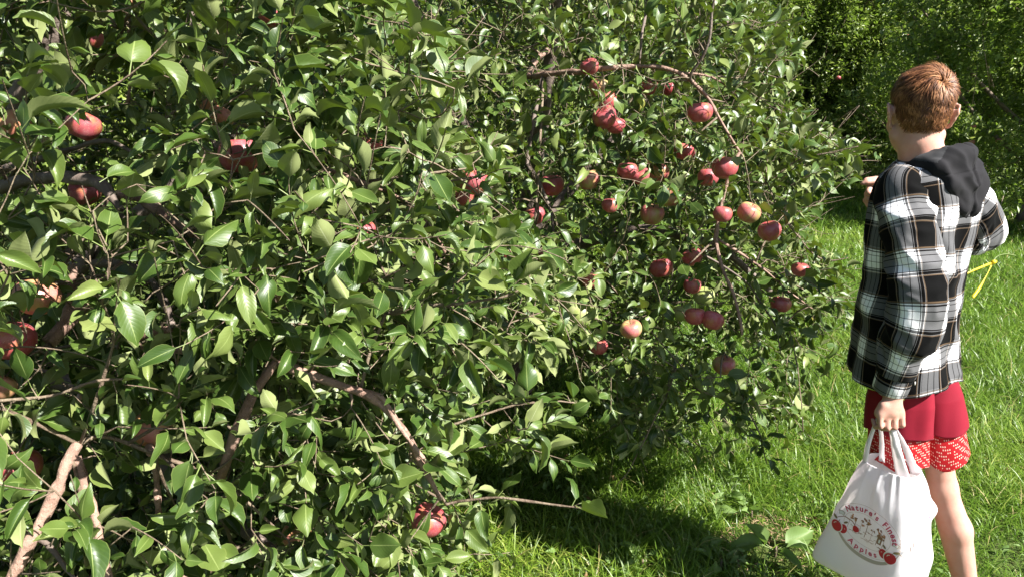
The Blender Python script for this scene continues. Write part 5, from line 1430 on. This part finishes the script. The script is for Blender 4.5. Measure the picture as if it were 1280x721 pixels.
    if hit[0] is not None:
        n2 = aA; q = Print(np.array(hit[0]), bA, np.array([0, 0, 1.0]), n2, 0)
        for (x0, y0, x1, y1) in ((-0.010, 0.020, 0.012, 0.014), (-0.006, 0.006, 0.014, 0.002), (-0.002, -0.006, 0.012, -0.016), (0.008, 0.0, 0.010, -0.018)):
            q.strip(PT, [(x0, y0), ((x0+x1)/2, (y0+y1)/2-0.001), (x1, y1)], 0.0018, 0.001)
        mat, V, F, _ = list(q.items.values())[0]; obj('side_print', np.array(V)-BAGO, F, mat, film[0], smooth=False)
logo()

# ------------------------------------------------------------------ yellow ribbon beyond the boy's waist
def ribbon():
    m, t, out = newmat('yellow_tape'); b = NB(t); n = b.noise(60, 2, 0.5, b.n('ShaderNodeTexCoord').outputs['Object'])
    s1 = b.bsdf(b.mix(n, (0.70, 0.55, 0.02), (0.78, 0.66, 0.04)), 0.4); tr = b.n('ShaderNodeBsdfTranslucent', inp={'Color': (0.8, 0.65, 0.03, 1)}).outputs[0]
    mx = b.n('ShaderNodeMixShader', inp={0: 0.3, 1: s1, 2: tr}); t.links.new(mx.outputs[0], out.inputs[0])
    base = P(1242, 328, 2.25); root = empty('ribbon', base, 'yellow ribbon tied with loose ends, showing behind the back of the boy above the grass', 'ribbon')
    def strip(name, pts, w0, w1, mat, tw=0.0):
        c = smooth_poly(pts, 8); V = []; F = []; n = len(c); T = norm(np.gradient(c, axis=0))
        for k in range(n):
            f = k/(n-1); s_ = norm(np.cross(T[k], np.array([0.1, 1.0, 0.2+tw*math.sin(f*5)]))); w = (w0+(w1-w0)*f)/2*0.65
            for q in (-1, 0, 1): V.append(c[k]+s_*w*q+np.array([0, 0.002*abs(q), 0]))
        for k in range(n-1):
            for j in (0, 1): a = k*3+j; F.append((a, a+1, a+4, a+3))
        o = obj(name, np.array(V)-base, np.array(F), mat, root); md = o.modifiers.new('t', 'SOLIDIFY'); md.thickness = 0.0008
    strip('band', [P(1150, 350, 2.16), P(1195, 347, 2.2), P(1218, 338, 2.22), P(1242, 328, 2.25)], 0.012, 0.010, m, 0.5)
    strip('loose_end', [P(1241, 329, 2.25), P(1234, 343, 2.24), P(1226, 358, 2.23), P(1216, 372, 2.22)], 0.011, 0.014, m, 0.8)
    strip('tail', [P(1241, 329, 2.25), P(1247, 321, 2.26), P(1258, 318, 2.28), P(1270, 320, 2.3)], 0.014, 0.004, M_WEED, 0.3)
    a = Acc(); a.tube(np.array([P(1239, 328, 2.25), P(1242, 328, 2.247), P(1245, 327, 2.25)])-base, [0.006, 0.008, 0.005], 8, 0.3, 4); a.obj('knot', m, root)
ribbon()

# ------------------------------------------------------------------ broad-leaved weeds and fallen leaves in the grass
def weed(px, py, n, size, label, flat_=0.4, seed=0):
    r = np.random.default_rng(seed); g = ground_at(px, py); g[2] = float(gz(np.array([g[0]]), np.array([g[1]]))[0])
    root = empty('broadleaf_weed', g, label, 'weed', 'broad-leaved weeds in the grass')
    a = np.linspace(0, 2*math.pi, n, endpoint=False)+r.uniform(0, 1, n); pos = []; dr = []; nr = []; sz = []
    for q in a:
        d = np.array([math.cos(q), math.sin(q), r.uniform(0.2, 0.9)*flat_+0.25]); pos.append(np.array([math.cos(q)*0.01, math.sin(q)*0.01, 0.03])); dr.append(norm(d)); nn = np.array([0.1, -0.25, 1.0])+r.normal(0, 0.2, 3); nr.append(norm(nn-norm(d)*np.dot(nn, norm(d)))); sz.append(size*r.uniform(0.75, 1.15))
    build_leaves('leaves', np.array(pos), np.array(dr), np.array(nr), np.array(sz), 9, 3, M_WEED, root, rnd=r.uniform(0.3, 1, n), nvar=7)
    ac = Acc(); ac.tube(np.array([[0, 0, -0.01], [0.002, 0, 0.02], [0.002, 0.002, 0.045]]), [0.005, 0.005, 0.003], 8); ac.obj('stem', M_TWIG, root)
weed(885, 648, 5, 0.085, 'lobed pale green weed in sun below the drooping leaves of the middle tree', 1.2, 1)
weed(968, 700, 6, 0.12, 'largest pale green weed with toothed leaves, beside the bare brown patch left of the bag', 0.5, 2)
weed(862, 698, 4, 0.085, 'bright yellow-green flat leaved weed at the bottom, between tree and bag', 0.3, 3)
weed(938, 655, 4, 0.09, 'dark round-leaved weed just above the largest pale one', 0.8, 4)
weed(802, 716, 4, 0.06, 'weed in the shadow at the bottom edge below the middle tree', 0.4, 5)
weed(900, 716, 5, 0.08, 'small weed at the bottom edge beside the largest one', 0.4, 6)
weed(700, 700, 4, 0.05, 'shaded weed at the foot of the drooping left tree branches', 0.5, 7)
def fallen(px, py, size, label, d, rv, seed, lift=0.055):
    g = ground_at(px, py); g[2] = float(gz(np.array([g[0]]), np.array([g[1]]))[0])+lift
    o = build_leaves('fallen_leaf', np.zeros((1, 3)), np.array([d]), np.array([[0.2, -0.3, 1.0]]), np.array([size]), 8, 2, M_WEED, None, rnd=np.array([rv]), nvar=1)
    o.location = tuple(g); tag(o, label, 'leaf', 'fallen leaves in the grass')
fallen(742, 540, 0.06, 'round pale fallen leaf lying in lit grass under the middle tree', (1, 0.3, 0.0), 1.0, 1)
fallen(1062, 716, 0.05, 'fallen leaf in the grass by the bottom corner of the bag', (0.6, 0.6, 0.0), 0.9, 2)
def ground_cover():
    n = 15000; x = rng.uniform(-1.4, 2.6, n); y = rng.uniform(1.9, 4.6, n); p = np.stack([x, y, 0*x], 1)
    k = (noise3(p, 3.0, 91)+0.5*noise3(p, 8, 92) > 0.12)
    for s_, r_ in SOILS: k &= np.hypot(x-s_[0], y-s_[1]) > r_
    x, y = x[k], y[k]; n = len(x); pos = np.stack([x, y, gz(x, y)+rng.uniform(0.015, 0.075, n)], 1)
    a = rng.uniform(0, 6.28, n); d = np.stack([np.cos(a), np.sin(a), rng.uniform(-0.2, 0.5, n)], 1); nn = np.stack([rng.normal(0, 0.35, n), rng.normal(0, 0.35, n), np.ones(n)], 1)
    d = norm(d); nn = norm(nn-d*np.sum(nn*d, 1, keepdims=True))
    o = build_leaves('ground_cover', pos, d, nn, rng.uniform(0.012, 0.036, n), 4, 1, M_WEED, None, nvar=6)
    tag(o, 'small clover and dandelion leaves mixed into the grass near the trees', 'ground cover', kind='stuff')
    m, t, out = newmat('dead_leaf'); b = NB(t); q = b.n('ShaderNodeAttribute', attribute_name='rnd').outputs['Fac']
    t.links.new(b.bsdf(b.ramp(q, [(0, (0.09, 0.045, 0.02)), (1, (0.26, 0.16, 0.06))]), 0.7), out.inputs[0])
    n = 170; x = rng.uniform(-1.2, 2.4, n); y = rng.uniform(2.0, 4.6, n); a = rng.uniform(0, 6.28, n)
    pos = np.stack([x, y, gz(x, y)+rng.uniform(0.01, 0.05, n)], 1); d = np.stack([np.cos(a), np.sin(a), rng.uniform(-0.2, 0.2, n)], 1); nn = norm(np.stack([rng.normal(0, 0.3, n), rng.normal(0, 0.3, n), np.ones(n)], 1))
    o = build_leaves('dead_leaves', pos, d, nn, rng.uniform(0.025, 0.05, n), 6, 1, m, None, nvar=6)
    tag(o, 'scattered brown dead leaves sunk in the grass under the trees', 'dead leaves', kind='stuff')
ground_cover()
# dry brown litter in the bare patches
def litter():
    m = bark_material('dry_litter', (0.22, 0.13, 0.07), (0.34, 0.24, 0.13), 90); a = Acc()
    for s, r in SOILS:
        for k in range(int(900*r)):
            q = rng.uniform(0, 6.28); d = r*1.1*math.sqrt(rng.uniform()); x, y = s[0]+d*math.cos(q), s[1]+d*math.sin(q); z = float(gz(np.array([x]), np.array([y]))[0])+rng.uniform(0.002, 0.02)
            e = rng.normal(0, 1, 3)*np.array([1, 1, 0.35]); e = norm(e)*rng.uniform(0.015, 0.05); p = np.array([x, y, z])
            a.tube(np.array([p, p+e*0.5+[0, 0, 0.004], p+e]), [0.0012, 0.0016, 0.0007], 4)
    tag(a.obj('dry_litter', m), 'brown dead stalks on the bare patch of soil beside the bag', 'litter', kind='stuff')
litter()
print('objects', len(C.objects))
